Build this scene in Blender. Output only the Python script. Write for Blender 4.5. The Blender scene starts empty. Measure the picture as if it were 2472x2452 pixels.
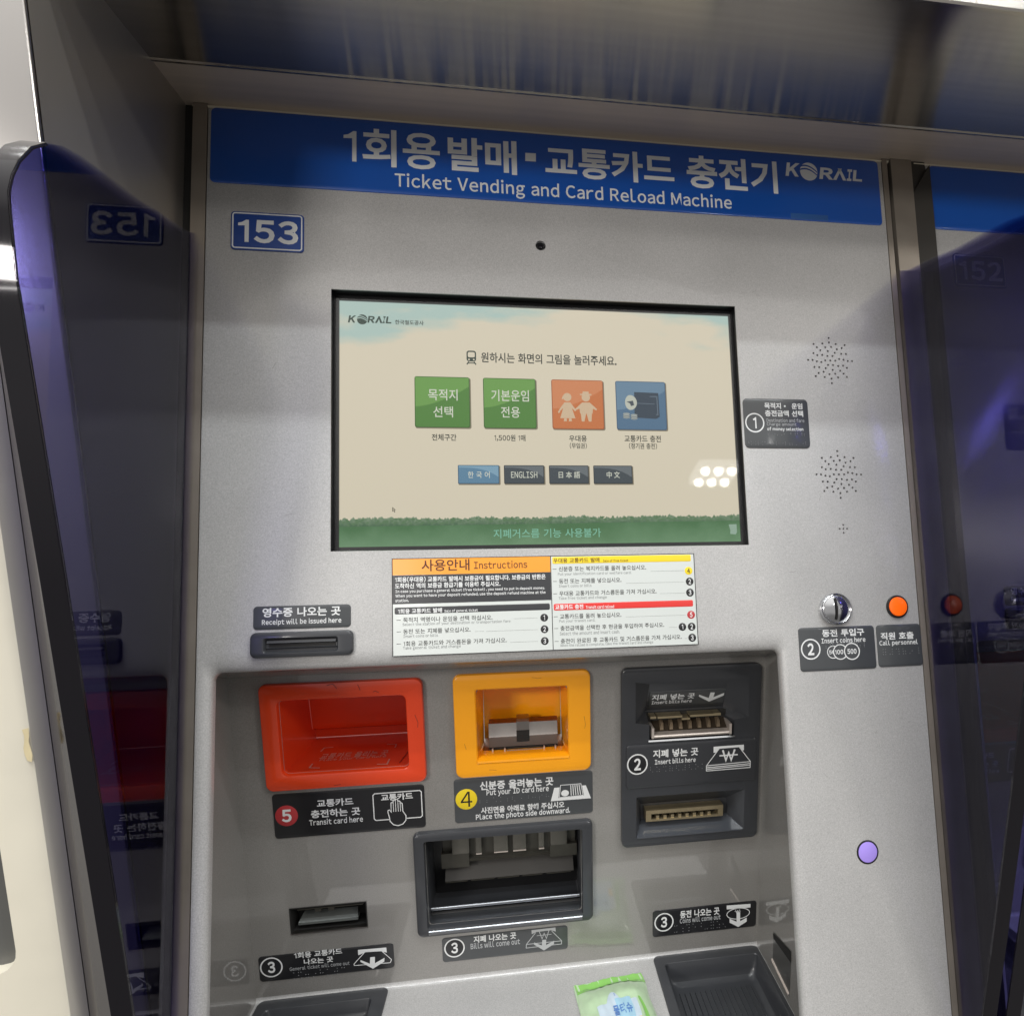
import bpy, math, random
from mathutils import Vector, Matrix
from mathutils.geometry import tessellate_polygon
random.seed(7)
scene = bpy.context.scene
COL = scene.collection

# ------------------------------------------------------------------ frame of the leaning front: x right, s up the panel, d out of it
LEAN = math.radians(13.3)
SN, CS, TZ = math.sin(LEAN), math.cos(LEAN), 1.25
def V(x, s, d):
    return Vector((x, s * SN - d * CS, s * CS + d * SN + TZ))
def dirv(x, s, d):
    return V(x, s, d) - V(0, 0, 0)

# ------------------------------------------------------------------ camera
cam = bpy.data.cameras.new('camera')
cam_o = bpy.data.objects.new('camera', cam)
COL.objects.link(cam_o)
right = dirv(0.98946, -0.03757, 0.13985)
down = dirv(-0.02465, -0.99536, -0.09299)
fwd = dirv(0.14269, 0.08856, -0.98580)
mw = Matrix.Identity(4)
for i, c in enumerate((right, -down, -fwd)):
    c.normalize()
    for j in range(3):
        mw[j][i] = c[j]
pos = V(-0.05805, -0.07964, 0.51625)
for j in range(3):
    mw[j][3] = pos[j]
cam_o.matrix_world = mw
cam.sensor_width = 36.0
cam.sensor_fit = 'HORIZONTAL'
cam.lens = 1464.15 / 2472 * 36
cam.shift_x = -227.2 / 2472
cam.shift_y = 188.5 / 2472
cam.clip_start = 0.01
cam.clip_end = 200
scene.camera = cam_o

# ------------------------------------------------------------------ surroundings: dim warm grey station hall, pale ceiling overhead
world = bpy.data.worlds.new('World')
scene.world = world
world.use_nodes = True
wn, wl = world.node_tree.nodes, world.node_tree.links
bg = wn['Background']
tc = wn.new('ShaderNodeTexCoord')
sep = wn.new('ShaderNodeSeparateXYZ')
ramp = wn.new('ShaderNodeValToRGB')
mp = wn.new('ShaderNodeMapRange')
mp.inputs[1].default_value, mp.inputs[2].default_value = -1.0, 1.0
wl.new(tc.outputs['Generated'], sep.inputs[0])
wl.new(sep.outputs['Z'], mp.inputs[0])
wl.new(mp.outputs[0], ramp.inputs[0])
cr = ramp.color_ramp
cr.elements[0].position, cr.elements[0].color = 0.0, (0.10, 0.095, 0.09, 1)
cr.elements[1].position, cr.elements[1].color = 1.0, (1.0, 0.98, 0.95, 1)
for p_, c_ in ((0.42, (0.16, 0.155, 0.15, 1)), (0.52, (0.33, 0.32, 0.31, 1)), (0.70, (0.36, 0.35, 0.34, 1)), (0.80, (0.80, 0.78, 0.75, 1))):
    e = cr.elements.new(p_)
    e.color = c_
wl.new(ramp.outputs[0], bg.inputs[0])
bg.inputs[1].default_value = 1.35

# ------------------------------------------------------------------ lamps: rows of ceiling tubes running along the machines
def tube_row(name, x, s, d, power, length, width=0.05, col=(1, 0.97, 0.93)):
    l = bpy.data.lights.new(name, 'AREA')
    l.shape = 'RECTANGLE'
    l.size, l.size_y = length, width
    l.energy = power
    l.color = col
    o = bpy.data.objects.new(name, l)
    o.location = V(x, s, d)
    COL.objects.link(o)
    return o
tube_row('ceiling_tube_near', 0.05, 1.659, 1.093, 28, 2.6, 0.05, (0.95, 0.99, 1.0))
tube_row('ceiling_tube_middle', 0.05, 1.57, 1.453, 15, 2.6, 0.05, (0.95, 0.99, 1.0))
tube_row('ceiling_tube_far', -5.1, 0.305, 6.75, 18, 1.9, 0.07)

for nm, x, s, d in (('side_fill_left', -2.3, 0.46, 3.1), ('side_fill_right', 2.75, 1.28, 2.75)):   # unseen lamps added on either side to brighten the upper panel and sign
    l = tube_row(nm, x, s, d, 50 if x < 0 else 21, 0.8 if x < 0 else 0.35, 0.35 if x < 0 else 0.2, (1.0, 0.955, 0.90))
    l.rotation_euler = (V(0, 0.15, 0) - l.location).to_track_quat('-Z', 'Y').to_euler()

scene.view_settings.view_transform = 'Standard'
scene.view_settings.look = 'None'
scene.view_settings.exposure = 0.12
scene.view_settings.gamma = 1.0
scene.view_settings.use_curve_mapping = False
scene.render.engine = 'CYCLES'
scene.cycles.max_bounces = 10
scene.cycles.transparent_max_bounces = 16
scene.cycles.glossy_bounces = 6
scene.cycles.sample_clamp_indirect = 6.0
scene.cycles.use_denoising = True
scene.cycles.caustics_reflective = False
scene.cycles.caustics_refractive = False

# ------------------------------------------------------------------ materials
def mat(name, base, rough=0.5, metal=0.0, coat=0.0, coat_rough=0.05, bump=0.0, bscale=250.0, mottle=0.0, mscale=40.0,
        stretch=(1, 1, 1), aniso=0.0, arot=0.0, spec=0.5, rough_var=0.0, emit=None, emit_s=1.0, speck=0.0, streak=0.0):
    m = bpy.data.materials.new(name)
    m.use_nodes = True
    nt = m.node_tree
    b = nt.nodes['Principled BSDF']
    b.inputs['Base Color'].default_value = (*base, 1)
    b.inputs['Roughness'].default_value = rough
    b.inputs['Metallic'].default_value = metal
    b.inputs['Coat Weight'].default_value = coat
    b.inputs['Coat Roughness'].default_value = coat_rough
    b.inputs['Specular IOR Level'].default_value = spec
    if emit:
        b.inputs['Emission Color'].default_value = (*emit, 1)
        b.inputs['Emission Strength'].default_value = emit_s
    if aniso:
        b.inputs['Anisotropic'].default_value = aniso
        b.inputs['Anisotropic Rotation'].default_value = arot
        cx = nt.nodes.new('ShaderNodeCombineXYZ')
        cx.inputs[0].default_value = 1.0
        nt.links.new(cx.outputs[0], b.inputs['Tangent'])
    tcn = None
    def vec(sc):
        nonlocal tcn, stretch
        if tcn is None:
            tcn = nt.nodes.new('ShaderNodeTexCoord')
        mpn = nt.nodes.new('ShaderNodeMapping')
        mpn.inputs['Scale'].default_value = [sc * k for k in stretch]
        nt.links.new(tcn.outputs['Object'], mpn.inputs[0])
        n = nt.nodes.new('ShaderNodeTexNoise')
        n.inputs['Scale'].default_value = 1.0
        n.inputs['Detail'].default_value = 3.0
        nt.links.new(mpn.outputs[0], n.inputs['Vector'])
        return n
    if bump:
        n = vec(bscale)
        bn = nt.nodes.new('ShaderNodeBump')
        bn.inputs['Strength'].default_value = bump
        bn.inputs['Distance'].default_value = 0.001
        nt.links.new(n.outputs[0], bn.inputs['Height'])
        nt.links.new(bn.outputs[0], b.inputs['Normal'])
        nt.links.new(bn.outputs[0], b.inputs['Coat Normal'])
    if mottle or speck or streak:
        n = vec(mscale)
        r = nt.nodes.new('ShaderNodeMapRange')
        r.inputs[1].default_value, r.inputs[2].default_value = 0.25, 0.75
        r.inputs[3].default_value, r.inputs[4].default_value = 1 - mottle, 1 + mottle
        nt.links.new(n.outputs[0], r.inputs[0])
        last = r.outputs[0]
        if speck:
            n2 = vec(1100.0)
            r2 = nt.nodes.new('ShaderNodeMapRange')
            r2.inputs[1].default_value, r2.inputs[2].default_value = 0.3, 0.7
            r2.inputs[3].default_value, r2.inputs[4].default_value = 1 - speck, 1 + speck
            nt.links.new(n2.outputs[0], r2.inputs[0])
            mm = nt.nodes.new('ShaderNodeMath')
            mm.operation = 'MULTIPLY'
            nt.links.new(last, mm.inputs[0])
            nt.links.new(r2.outputs[0], mm.inputs[1])
            last = mm.outputs[0]
        if streak:                              # drawn-out polishing marks running across the sheet
            keep, stretch = stretch, (1.0, 0.02, 0.02)
            n3 = vec(210.0)
            stretch = keep
            r3 = nt.nodes.new('ShaderNodeMapRange')
            r3.inputs[1].default_value, r3.inputs[2].default_value = 0.3, 0.72
            r3.inputs[3].default_value, r3.inputs[4].default_value = 1 - streak, 1 + streak
            nt.links.new(n3.outputs[0], r3.inputs[0])
            m3 = nt.nodes.new('ShaderNodeMath')
            m3.operation = 'MULTIPLY'
            nt.links.new(last, m3.inputs[0])
            nt.links.new(r3.outputs[0], m3.inputs[1])
            last = m3.outputs[0]
        v = nt.nodes.new('ShaderNodeVectorMath')
        v.operation = 'SCALE'
        v.inputs[0].default_value = base
        nt.links.new(last, v.inputs['Scale'])
        nt.links.new(v.outputs[0], b.inputs['Base Color'])
    if rough_var:
        n = vec(mscale)
        r = nt.nodes.new('ShaderNodeMapRange')
        r.inputs[1].default_value, r.inputs[2].default_value = 0.3, 0.7
        r.inputs[3].default_value, r.inputs[4].default_value = max(0.02, rough - rough_var), rough + rough_var
        nt.links.new(n.outputs[0], r.inputs[0])
        nt.links.new(r.outputs[0], b.inputs['Roughness'])
    return m

def emitter(name, col, strength=1.0):
    m = bpy.data.materials.new(name)
    m.use_nodes = True
    nt = m.node_tree
    nt.nodes.remove(nt.nodes['Principled BSDF'])
    e = nt.nodes.new('ShaderNodeEmission')
    e.inputs[0].default_value = (*col, 1)
    e.inputs[1].default_value = strength
    nt.links.new(e.outputs[0], nt.nodes['Material Output'].inputs['Surface'])
    return m

def clear(name, tint=(1, 1, 1), ior=1.49, absorb=None, density=0.0, rough=0.0, shine=(1, 1, 1)):
    m = bpy.data.materials.new(name)
    m.use_nodes = True
    nt = m.node_tree
    nt.nodes.remove(nt.nodes['Principled BSDF'])
    out = nt.nodes['Material Output']
    t = nt.nodes.new('ShaderNodeBsdfTransparent')
    t.inputs[0].default_value = (*tint, 1)
    g = nt.nodes.new('ShaderNodeBsdfGlossy')
    g.inputs['Roughness'].default_value = rough
    g.inputs[0].default_value = (*shine, 1)
    f = nt.nodes.new('ShaderNodeFresnel')
    f.inputs[0].default_value = ior
    geo = nt.nodes.new('ShaderNodeNewGeometry')
    inv = nt.nodes.new('ShaderNodeMath')            # only the outer side mirrors the hall; light leaving the slab just passes
    inv.operation = 'SUBTRACT'
    inv.inputs[0].default_value = 1.0
    nt.links.new(geo.outputs['Backfacing'], inv.inputs[1])
    mul = nt.nodes.new('ShaderNodeMath')
    mul.operation = 'MULTIPLY'
    nt.links.new(f.outputs[0], mul.inputs[0])
    nt.links.new(inv.outputs[0], mul.inputs[1])
    mx = nt.nodes.new('ShaderNodeMixShader')
    nt.links.new(mul.outputs[0], mx.inputs[0])
    nt.links.new(t.outputs[0], mx.inputs[1])
    nt.links.new(g.outputs[0], mx.inputs[2])
    nt.links.new(mx.outputs[0], out.inputs['Surface'])
    if absorb:
        a = nt.nodes.new('ShaderNodeVolumeAbsorption')
        a.inputs[0].default_value = (*absorb, 1)
        a.inputs[1].default_value = density
        nt.links.new(a.outputs[0], out.inputs['Volume'])
    return m

M = {}
M['paint'] = mat('silver_paint', (0.44, 0.435, 0.43), 0.42, 0.15, 0.7, 0.09, 0.10, 260, 0.045, 11, speck=0.17, rough_var=0.07)
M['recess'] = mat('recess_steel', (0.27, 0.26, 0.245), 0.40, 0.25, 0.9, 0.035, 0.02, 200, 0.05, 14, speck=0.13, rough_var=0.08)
M['steel'] = mat('brushed_steel', (0.46, 0.435, 0.40), 0.22, 1.0, bump=0.012, bscale=60, stretch=(0.15, 14, 14), mottle=0.06, mscale=14, aniso=1.0, arot=0.25, streak=0.0)
M['steel_inner'] = mat('satin_canopy_steel', (0.74, 0.62, 0.50), 0.46, 0.25, bump=0.03, bscale=60, stretch=(0.15, 14, 14), mottle=0.05, mscale=14)
M['steel_jamb'] = mat('jamb_steel', (0.50, 0.46, 0.41), 0.40, 0.85, bump=0.015, bscale=30, mottle=0.08, mscale=7)
M['steel_front'] = mat('column_steel', (0.62, 0.60, 0.58), 0.14, 1.0, bump=0.012, bscale=60, mottle=0.05, mscale=8)
M['trim'] = mat('lit_trim_steel', (0.85, 0.78, 0.62), 0.30, 0.25, bump=0.02, bscale=120)  # pale, mostly diffuse colour paints in the bright highlight on the top edge
M['strip'] = mat('strip_steel', (0.30, 0.265, 0.225), 0.42, 0.6, bump=0.02, bscale=80, mottle=0.12, mscale=25)
M['bronze'] = mat('dark_return', (0.030, 0.027, 0.023), 0.5)
M['gap'] = mat('black_gap', (0.008, 0.0075, 0.007), 0.7)
M['blue'] = mat('sign_blue', (0.003, 0.075, 0.38), 0.32, 0, 0.5, 0.06, mottle=0.03, mscale=20)
M['plate_blue'] = mat('plate_blue', (0.018, 0.06, 0.27), 0.35)
M['white'] = mat('white_print', (0.72, 0.73, 0.73), 0.45)
M['dim_white'] = mat('thin_white_print', (0.42, 0.43, 0.44), 0.5)
M['scuff'] = mat('scuff_grey', (0.26, 0.255, 0.25), 0.6)
M['label'] = mat('dark_label_film', (0.056, 0.060, 0.064), 0.38, 0, 0.4, 0.1, bump=0.02, bscale=400, mottle=0.05, mscale=60)
M['braille'] = mat('braille_dots', (0.20, 0.205, 0.21), 0.35)
M['label_black'] = mat('black_label_film', (0.012, 0.012, 0.014), 0.3, 0, 0.4, 0.1)
M['plastic'] = mat('charcoal_plastic', (0.034, 0.036, 0.041), 0.38, 0, 0.3, 0.12, bump=0.03, bscale=700, mottle=0.05, mscale=60)
M['black'] = mat('black_plastic', (0.008, 0.008, 0.009), 0.3)
M['inside'] = mat('dark_inside', (0.018, 0.017, 0.015), 0.55)
M['mech'] = mat('grey_mechanism', (0.06, 0.057, 0.047), 0.45, 0.4, mottle=0.15, mscale=60)
M['chrome'] = mat('chrome', (0.60, 0.61, 0.63), 0.14, 1.0)
M['soft_chrome'] = mat('soft_chrome', (0.30, 0.31, 0.33), 0.34, 1.0)
M['satin'] = mat('satin_steel', (0.36, 0.33, 0.31), 0.28, 1.0, mottle=0.05, mscale=90)
M['pale_steel'] = mat('pale_bent_steel', (0.72, 0.64, 0.58), 0.3, 0.6)
M['brass'] = mat('brass_plate', (0.52, 0.43, 0.27), 0.3, 0.85, mottle=0.1, mscale=120)
M['brown'] = mat('brown_teeth', (0.22, 0.165, 0.11), 0.5, 0.5)
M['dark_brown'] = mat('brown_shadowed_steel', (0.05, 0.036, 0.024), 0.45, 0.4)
M['red'] = mat('red_plastic', (0.76, 0.060, 0.013), 0.27, 0, 0.4, 0.08, bump=0.012, bscale=500, mottle=0.03, mscale=30)
M['yellow'] = mat('amber_plastic', (1.0, 0.40, 0.008), 0.25, 0, 0.5, 0.06, bump=0.01, bscale=500, mottle=0.02, mscale=30)
M['scratch'] = mat('dark_scratch', (0.14, 0.012, 0.006), 0.6)
M['paper'] = mat('white_paper', (0.58, 0.61, 0.59), 0.4, 0, 0.3, 0.1)
M['orange_print'] = mat('orange_print', (0.85, 0.33, 0.035), 0.4)
M['brown_print'] = mat('brown_print', (0.09, 0.022, 0.008), 0.5)
M['black_print'] = mat('black_print', (0.012, 0.012, 0.013), 0.45)
M['dark_print'] = mat('charcoal_print', (0.035, 0.036, 0.04), 0.45)
M['grey_print'] = mat('grey_print', (0.20, 0.21, 0.21), 0.5)
M['yellow_print'] = mat('yellow_print', (0.80, 0.60, 0.02), 0.4)
M['red_print'] = mat('red_print', (0.66, 0.035, 0.03), 0.4)
M['badge_red'] = mat('badge_red', (0.42, 0.035, 0.04), 0.4)
M['button_orange'] = mat('orange_button', (0.95, 0.14, 0.006), 0.3, 0, 0.3, emit=(1, 0.12, 0.0), emit_s=0.25)
M['sticker_purple'] = mat('purple_sticker', (0.36, 0.26, 0.76), 0.45)
M['glass'] = clear('screen_glass', (0.97, 0.97, 0.97), 1.5, rough=0.03)
M['acrylic'] = clear('purple_acrylic', (1, 1, 1), 1.49, (0.13, 0.11, 0.50), 120.0, shine=(0.85, 0.83, 0.92))
M['acrylic_edge'] = mat('acrylic_edge', (0.010, 0.009, 0.012), 0.05, 0.3)
M['cream'] = mat('cream_paint', (0.70, 0.66, 0.55), 0.42, 0, 0.3, 0.15, bump=0.03, bscale=120, mottle=0.05, mscale=18)
M['tape'] = mat('old_tape', (0.64, 0.55, 0.34), 0.4, mottle=0.12, mscale=60)
M['peach'] = mat('peach_sticker', (0.60, 0.27, 0.15), 0.5)
M['grey_window'] = mat('grey_smoked_panel', (0.10, 0.10, 0.095), 0.35)
M['lamp_body'] = emitter('lamp_plate', (1, 1, 1), 3.0)
M['lamp'] = emitter('lamp_glow', (1.0, 0.98, 0.95), 30.0)
M['wipe_green'] = mat('green_foil', (0.24, 0.54, 0.12), 0.28, 0, 0.4, 0.1, bump=0.25, bscale=90)
M['wipe_pale'] = mat('pale_green_foil', (0.46, 0.62, 0.40), 0.28, 0, 0.4, 0.1, bump=0.25, bscale=70, mottle=0.12, mscale=60)
M['wipe_white'] = mat('white_foil_label', (0.50, 0.60, 0.68), 0.35, mottle=0.12, mscale=50)
M['wipe_blue'] = mat('blue_foil_print', (0.10, 0.22, 0.52), 0.4)
M['wipe_sky'] = mat('sky_foil_print', (0.34, 0.55, 0.68), 0.4)
M['wipe_orange'] = mat('orange_foil_print', (0.85, 0.55, 0.18), 0.4)

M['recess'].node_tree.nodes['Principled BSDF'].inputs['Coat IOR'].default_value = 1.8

# ------------------------------------------------------------------ mesh helpers
def FP(x, s, h=0.0):                      # on the leaning front panel
    return V(x, s, h)
RT, R0 = 0.23338, -0.04209                # the recess back: d = R0 + RT * s
RC = math.hypot(1, RT)
def FR(x, s, h=0.0):                      # on the recess back, h out of it
    return V(x, s - RT / RC * h, R0 + RT * s + h / RC)
SO = (-0.4105, -0.138)
def FS(x, t, h=0.0):                      # on the shelf: t forward from the recess back, h up
    return V(x, SO[0] - RT / RC * t + h / RC, SO[1] + t / RC + h * RT / RC)

class MB:
    def __init__(self):
        self.v, self.f = [], []
    def face(self, pts):
        i = len(self.v)
        self.v += [tuple(p) for p in pts]
        self.f.append(tuple(range(i, i + len(pts))))
        return self
    def loft(self, loops, cap0=False, cap1=False, closed=True):
        base, n = len(self.v), len(loops[0])
        for L in loops:
            self.v += [tuple(p) for p in L]
        m = n if closed else n - 1
        for a in range(len(loops) - 1):
            for j in range(m):
                k = (j + 1) % n
                self.f.append((base + a * n + j, base + a * n + k, base + (a + 1) * n + k, base + (a + 1) * n + j))
        if cap0:
            self.f.append(tuple(base + j for j in range(n)))
        if cap1:
            self.f.append(tuple(base + (len(loops) - 1) * n + j for j in range(n)))
        return self
    def fill(self, F, loops2, h):         # first loop is the outline, the others are holes
        base = len(self.v)
        flat = [q for L in loops2 for q in L]
        tris = tessellate_polygon([[Vector((q[0], q[1], 0)) for q in L] for L in loops2])
        self.v += [tuple(F(q[0], q[1], h)) for q in flat]
        self.f += [tuple(base + i for i in t) for t in tris]
        return self
    def box(self, F, x0, x1, s0, s1, h0, h1):
        a = [F(x0, s0, h0), F(x1, s0, h0), F(x1, s1, h0), F(x0, s1, h0)]
        b = [F(x0, s0, h1), F(x1, s0, h1), F(x1, s1, h1), F(x0, s1, h1)]
        return self.loft([a, b], True, True)
    def plate(self, F, rect, r, h0, h1, b=0.0004, holes=(), n=5):
        b = min(b, abs(h1 - h0) * 0.9)
        self.loft([[F(x, s, h0) for x, s in rr(*rect, r, n)],
                   [F(x, s, h1 - b) for x, s in rr(*rect, r, n)],
                   [F(x, s, h1 - 0.3 * b) for x, s in rr(*grow(rect, -0.3 * b), r, n)],
                   [F(x, s, h1) for x, s in rr(*grow(rect, -b), max(r - b, 1e-4), n)]])
        return self.fill(F, [rr(*grow(rect, -b), max(r - b, 1e-4), n)] + list(holes), h1)
    def disc(self, F, x, s, r, h0, h1, n=36, b=0.0003):
        c = lambda q: [(x + q * math.cos(2 * math.pi * i / n), s + q * math.sin(2 * math.pi * i / n)) for i in range(n)]
        L = lambda q, h: [F(a, c_, h) for a, c_ in c(q)]
        b = min(b, abs(h1 - h0) * 0.9)
        return self.loft([L(r, h0), L(r, h1 - b), L(r - 0.3 * b, h1 - 0.3 * b), L(r - b, h1)], False, True)
    def ring(self, F, x, s, r0, r1, h, n=40):
        L = lambda q: [F(x + q * math.cos(2 * math.pi * i / n), s + q * math.sin(2 * math.pi * i / n), h) for i in range(n)]
        return self.loft([L(r0), L(r1)])
    def line(self, F, pts, w, h, closed=False):   # a printed stroke
        P = [Vector((p[0], p[1], 0)) for p in pts]
        n = len(P)
        out = []
        for i in range(n):
            a = P[i - 1] if (i > 0 or closed) else P[i]
            c = P[(i + 1) % n] if (i < n - 1 or closed) else P[i]
            t1 = (P[i] - a); t2 = (c - P[i])
            t1 = t1.normalized() if t1.length > 1e-9 else t2.normalized()
            t2 = t2.normalized() if t2.length > 1e-9 else t1
            n1 = Vector((-t1.y, t1.x, 0)); n2 = Vector((-t2.y, t2.x, 0))
            m = (n1 + n2)
            m = m.normalized() if m.length > 1e-6 else n1
            k = w / 2 / max(0.45, m.dot(n1))
            out.append((P[i] + m * k, P[i] - m * k))
        A = [F(q[0].x, q[0].y, h) for q in out]
        B = [F(q[1].x, q[1].y, h) for q in out]
        return self.loft([A, B], closed=closed)
    def tube(self, pts, r, n=8, cap=True):
        loops = []
        for i, p in enumerate(pts):
            t = (pts[min(i + 1, len(pts) - 1)] - pts[max(i - 1, 0)]).normalized()
            a = t.orthogonal().normalized()
            b = t.cross(a)
            loops.append([p + r * (math.cos(2 * math.pi * j / n) * a + math.sin(2 * math.pi * j / n) * b) for j in range(n)])
        for i in range(1, len(loops)):        # keep rings from twisting
            best = min(range(n), key=lambda k: sum((loops[i][(j + k) % n] - loops[i - 1][j]).length for j in range(n)))
            loops[i] = loops[i][best:] + loops[i][:best]
        return self.loft(loops, cap, cap)

def rr(x0, x1, s0, s1, r, n=5):
    r = max(1e-5, min(r, (x1 - x0) / 2.001, (s1 - s0) / 2.001))
    out = []
    for cx, cs, a0 in ((x1 - r, s1 - r, 0), (x0 + r, s1 - r, 90), (x0 + r, s0 + r, 180), (x1 - r, s0 + r, 270)):
        for i in range(n + 1):
            a = math.radians(a0 + 90 * i / n)
            out.append((cx + r * math.cos(a), cs + r * math.sin(a)))
    return out
def grow(q, g):
    return (q[0] - g, q[1] + g, q[2] - g, q[3] + g)
def rect4(x0, x1, s0, s1):
    return [(x1, s1), (x0, s1), (x0, s0), (x1, s0)]

def obj(name, mb, m, parent=None, sharp=35, recalc=True, extra=()):
    me = bpy.data.meshes.new(name)
    cuts = []
    for mb2, m2 in extra:                      # further pieces of the same part in their own colour
        cuts.append((len(mb.f), m2))
        i0 = len(mb.v)
        mb.v += mb2.v
        mb.f += [tuple(i + i0 for i in f) for f in mb2.f]
    me.from_pydata(mb.v, [], mb.f)
    for k, (c0, m2) in enumerate(cuts):
        for i in range(c0, len(mb.f)):
            me.polygons[i].material_index = k + 1
    if recalc:
        import bmesh
        bm = bmesh.new()
        bm.from_mesh(me)
        bmesh.ops.remove_doubles(bm, verts=bm.verts, dist=2e-6)
        bmesh.ops.recalc_face_normals(bm, faces=bm.faces)
        bm.to_mesh(me)
        bm.free()
    me.polygons.foreach_set('use_smooth', [True] * len(me.polygons))
    me.set_sharp_from_angle(angle=math.radians(sharp))
    for q in [m] + [m2 for _, m2 in cuts]:
        me.materials.append(M[q] if isinstance(q, str) else q)
    o = bpy.data.objects.new(name, me)
    COL.objects.link(o)
    if parent:
        o.parent = parent
    return o
def thing(name, label, cat, group=None):
    o = bpy.data.objects.new(name, None)
    o.empty_display_size = 0.05
    COL.objects.link(o)
    return tag(o, label, cat, group)
def tag(o, label, cat, group=None):
    o['label'], o['category'] = label, cat
    if group:
        o['group'] = group
    return o

# ------------------------------------------------------------------ lettering: real glyph outlines, spaced one by one and fitted into their place on the label
_raw, _glyphs = {}, {}
def raw(ch, bold):
    if (ch, bold) not in _raw:
        c = bpy.data.curves.new('lettering', 'FONT')
        c.body = ch
        c.resolution_u = 3
        c.offset = bold
        o = bpy.data.objects.new('lettering', c)
        COL.objects.link(o)
        dg = bpy.context.evaluated_depsgraph_get()
        me = bpy.data.meshes.new_from_object(o.evaluated_get(dg))
        vs = [(v.co.x, v.co.y) for v in me.vertices]
        fs = [tuple(p.vertices) for p in me.polygons]
        bpy.data.objects.remove(o)
        bpy.data.curves.remove(c)
        bpy.data.meshes.remove(me)
        _raw[(ch, bold)] = (vs, fs)
    return _raw[(ch, bold)]
STRAIGHT_L, STRAIGHT_R = set('BDEFHIKLMNPRbhiklmnpru'), set('HIJMNdhilmnqu')
THIN = set('AVWYvwyxTtfjzs,.')
def advance():
    if 'adv' not in _raw:
        xm = lambda t: max(v[0] for v in raw(t, 0.0)[0])
        _raw['adv'] = xm('\uac00\uac00') - xm('\uac00')
        d = raw('\uff15', 0.0)[0]
        _raw['dig'] = (min(v[1] for v in d), max(v[1] for v in d))
    return _raw['adv']
def glyphs(st, bold=0.0):
    if (st, bold) not in _glyphs:
        em = advance()
        V_, F_, pen = [], [], 0.0
        for ch in st:
            if ch == ' ':
                pen += 0.36 * em
                continue
            if ch == '1':                      # a plain one with a flag
                y0, y1 = _raw['dig']
                y0, y1 = y0 - bold * 0.5, y1 + bold * 0.5
                w, hh = 0.062 * em + 2 * bold, y1 - y0
                f = 0.21 * em
                vs = [(f, y0), (f + w, y0), (f + w, y1), (f + w * 0.30, y1), (f * 0.55, y1 - 0.115 * hh), (0.0, y1 - 0.15 * hh), (0.0, y1 - 0.15 * hh - w * 0.80), (f, y1 - 0.15 * hh - w * 0.70)]
                fs = [(0, 1, 2, 3, 7), (3, 4, 5, 6, 7)]
                lb, rb = 0.05 * em, 0.11 * em
            else:
                asc = 33 <= ord(ch) < 127
                vs, fs = raw(chr(ord(ch) + 0xFEE0) if asc else ch, bold)
                if asc:
                    lb = 0.090 * em if ch in STRAIGHT_L else 0.032 * em if ch in THIN else 0.062 * em
                    rb = 0.090 * em if ch in STRAIGHT_R else 0.032 * em if ch in THIN else 0.062 * em
                    lb, rb = max(0.02, lb - bold * 0.4), max(0.02, rb - bold * 0.4)
            base = len(V_)
            if ch == '1' or 33 <= ord(ch) < 127:
                xa, xb = min(v[0] for v in vs), max(v[0] for v in vs)
                V_ += [(v[0] - xa + pen + lb, v[1]) for v in vs]
                pen += lb + (xb - xa) + rb
            else:
                V_ += [(v[0] + pen, v[1]) for v in vs]
                pen += em
            F_ += [tuple(base + i for i in f) for f in fs]
        x0, x1 = min(v[0] for v in V_), max(v[0] for v in V_)
        y0, y1 = min(v[1] for v in V_), max(v[1] for v in V_)
        _glyphs[(st, bold)] = ([((v[0] - x0) / (x1 - x0), (v[1] - y0) / (y1 - y0)) for v in V_], F_)
    return _glyphs[(st, bold)]
def text(mb, F, st, x0, x1, s0, s1, h, bold=0.0, slant=0.0):
    vs, fs = glyphs(st, bold)
    base = len(mb.v)
    mb.v += [tuple(F(x0 + u * (x1 - x0) + slant * (v - 0.5) * (s1 - s0), s0 + v * (s1 - s0), h)) for u, v in vs]
    mb.f += [tuple(base + i for i in f) for f in fs]
    return mb
BOLD = {'w': 0.026, 'w2': 0.020, 'wb': 0.024, 'm': 0.022, 'k': 0.06, 'br': 0.014, 'brl': 0.012, 'd': 0.006, 'dk': 0.018, 'wh': 0.008, 'gn': 0.008, 'l': 0.016, 'g': 0.006, 't': 0.006}
PRINT = 0.0001
def texts(mb, F, items, h, kinds=None):
    for it in items:
        if len(it) == 6 and not (it[4] == 0 and it[0] != '') and (kinds is None or it[5] in kinds):
            text(mb, F, *it[:5], h, BOLD.get(it[5], 0.0))
    return mb
def badge(mb, F, x, s, r, digit, h, ring=0.13, k=1.15):
    if ring:
        mb.ring(F, x, s, r * (1 - ring), r, h)
    w = r * (0.34 if digit == '1' else 0.66)
    text(mb, F, digit, x - w / 2, x + w / 2, s - r * k / 2, s + r * k / 2, h, 0.035 if ring else 0.022)
    return mb
def won(mb, F, x0, x1, s0, s1, h, w):
    P = lambda u, v: (x0 + u * (x1 - x0), s0 + v * (s1 - s0))
    mb.line(F, [P(.14, 1), P(.34, 0), P(.5, .72), P(.66, 0), P(.86, 1)], w, h)
    return mb.line(F, [P(-.05, .48), P(1.05, .48)], w * 0.7, h + 0.00004)
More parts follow.
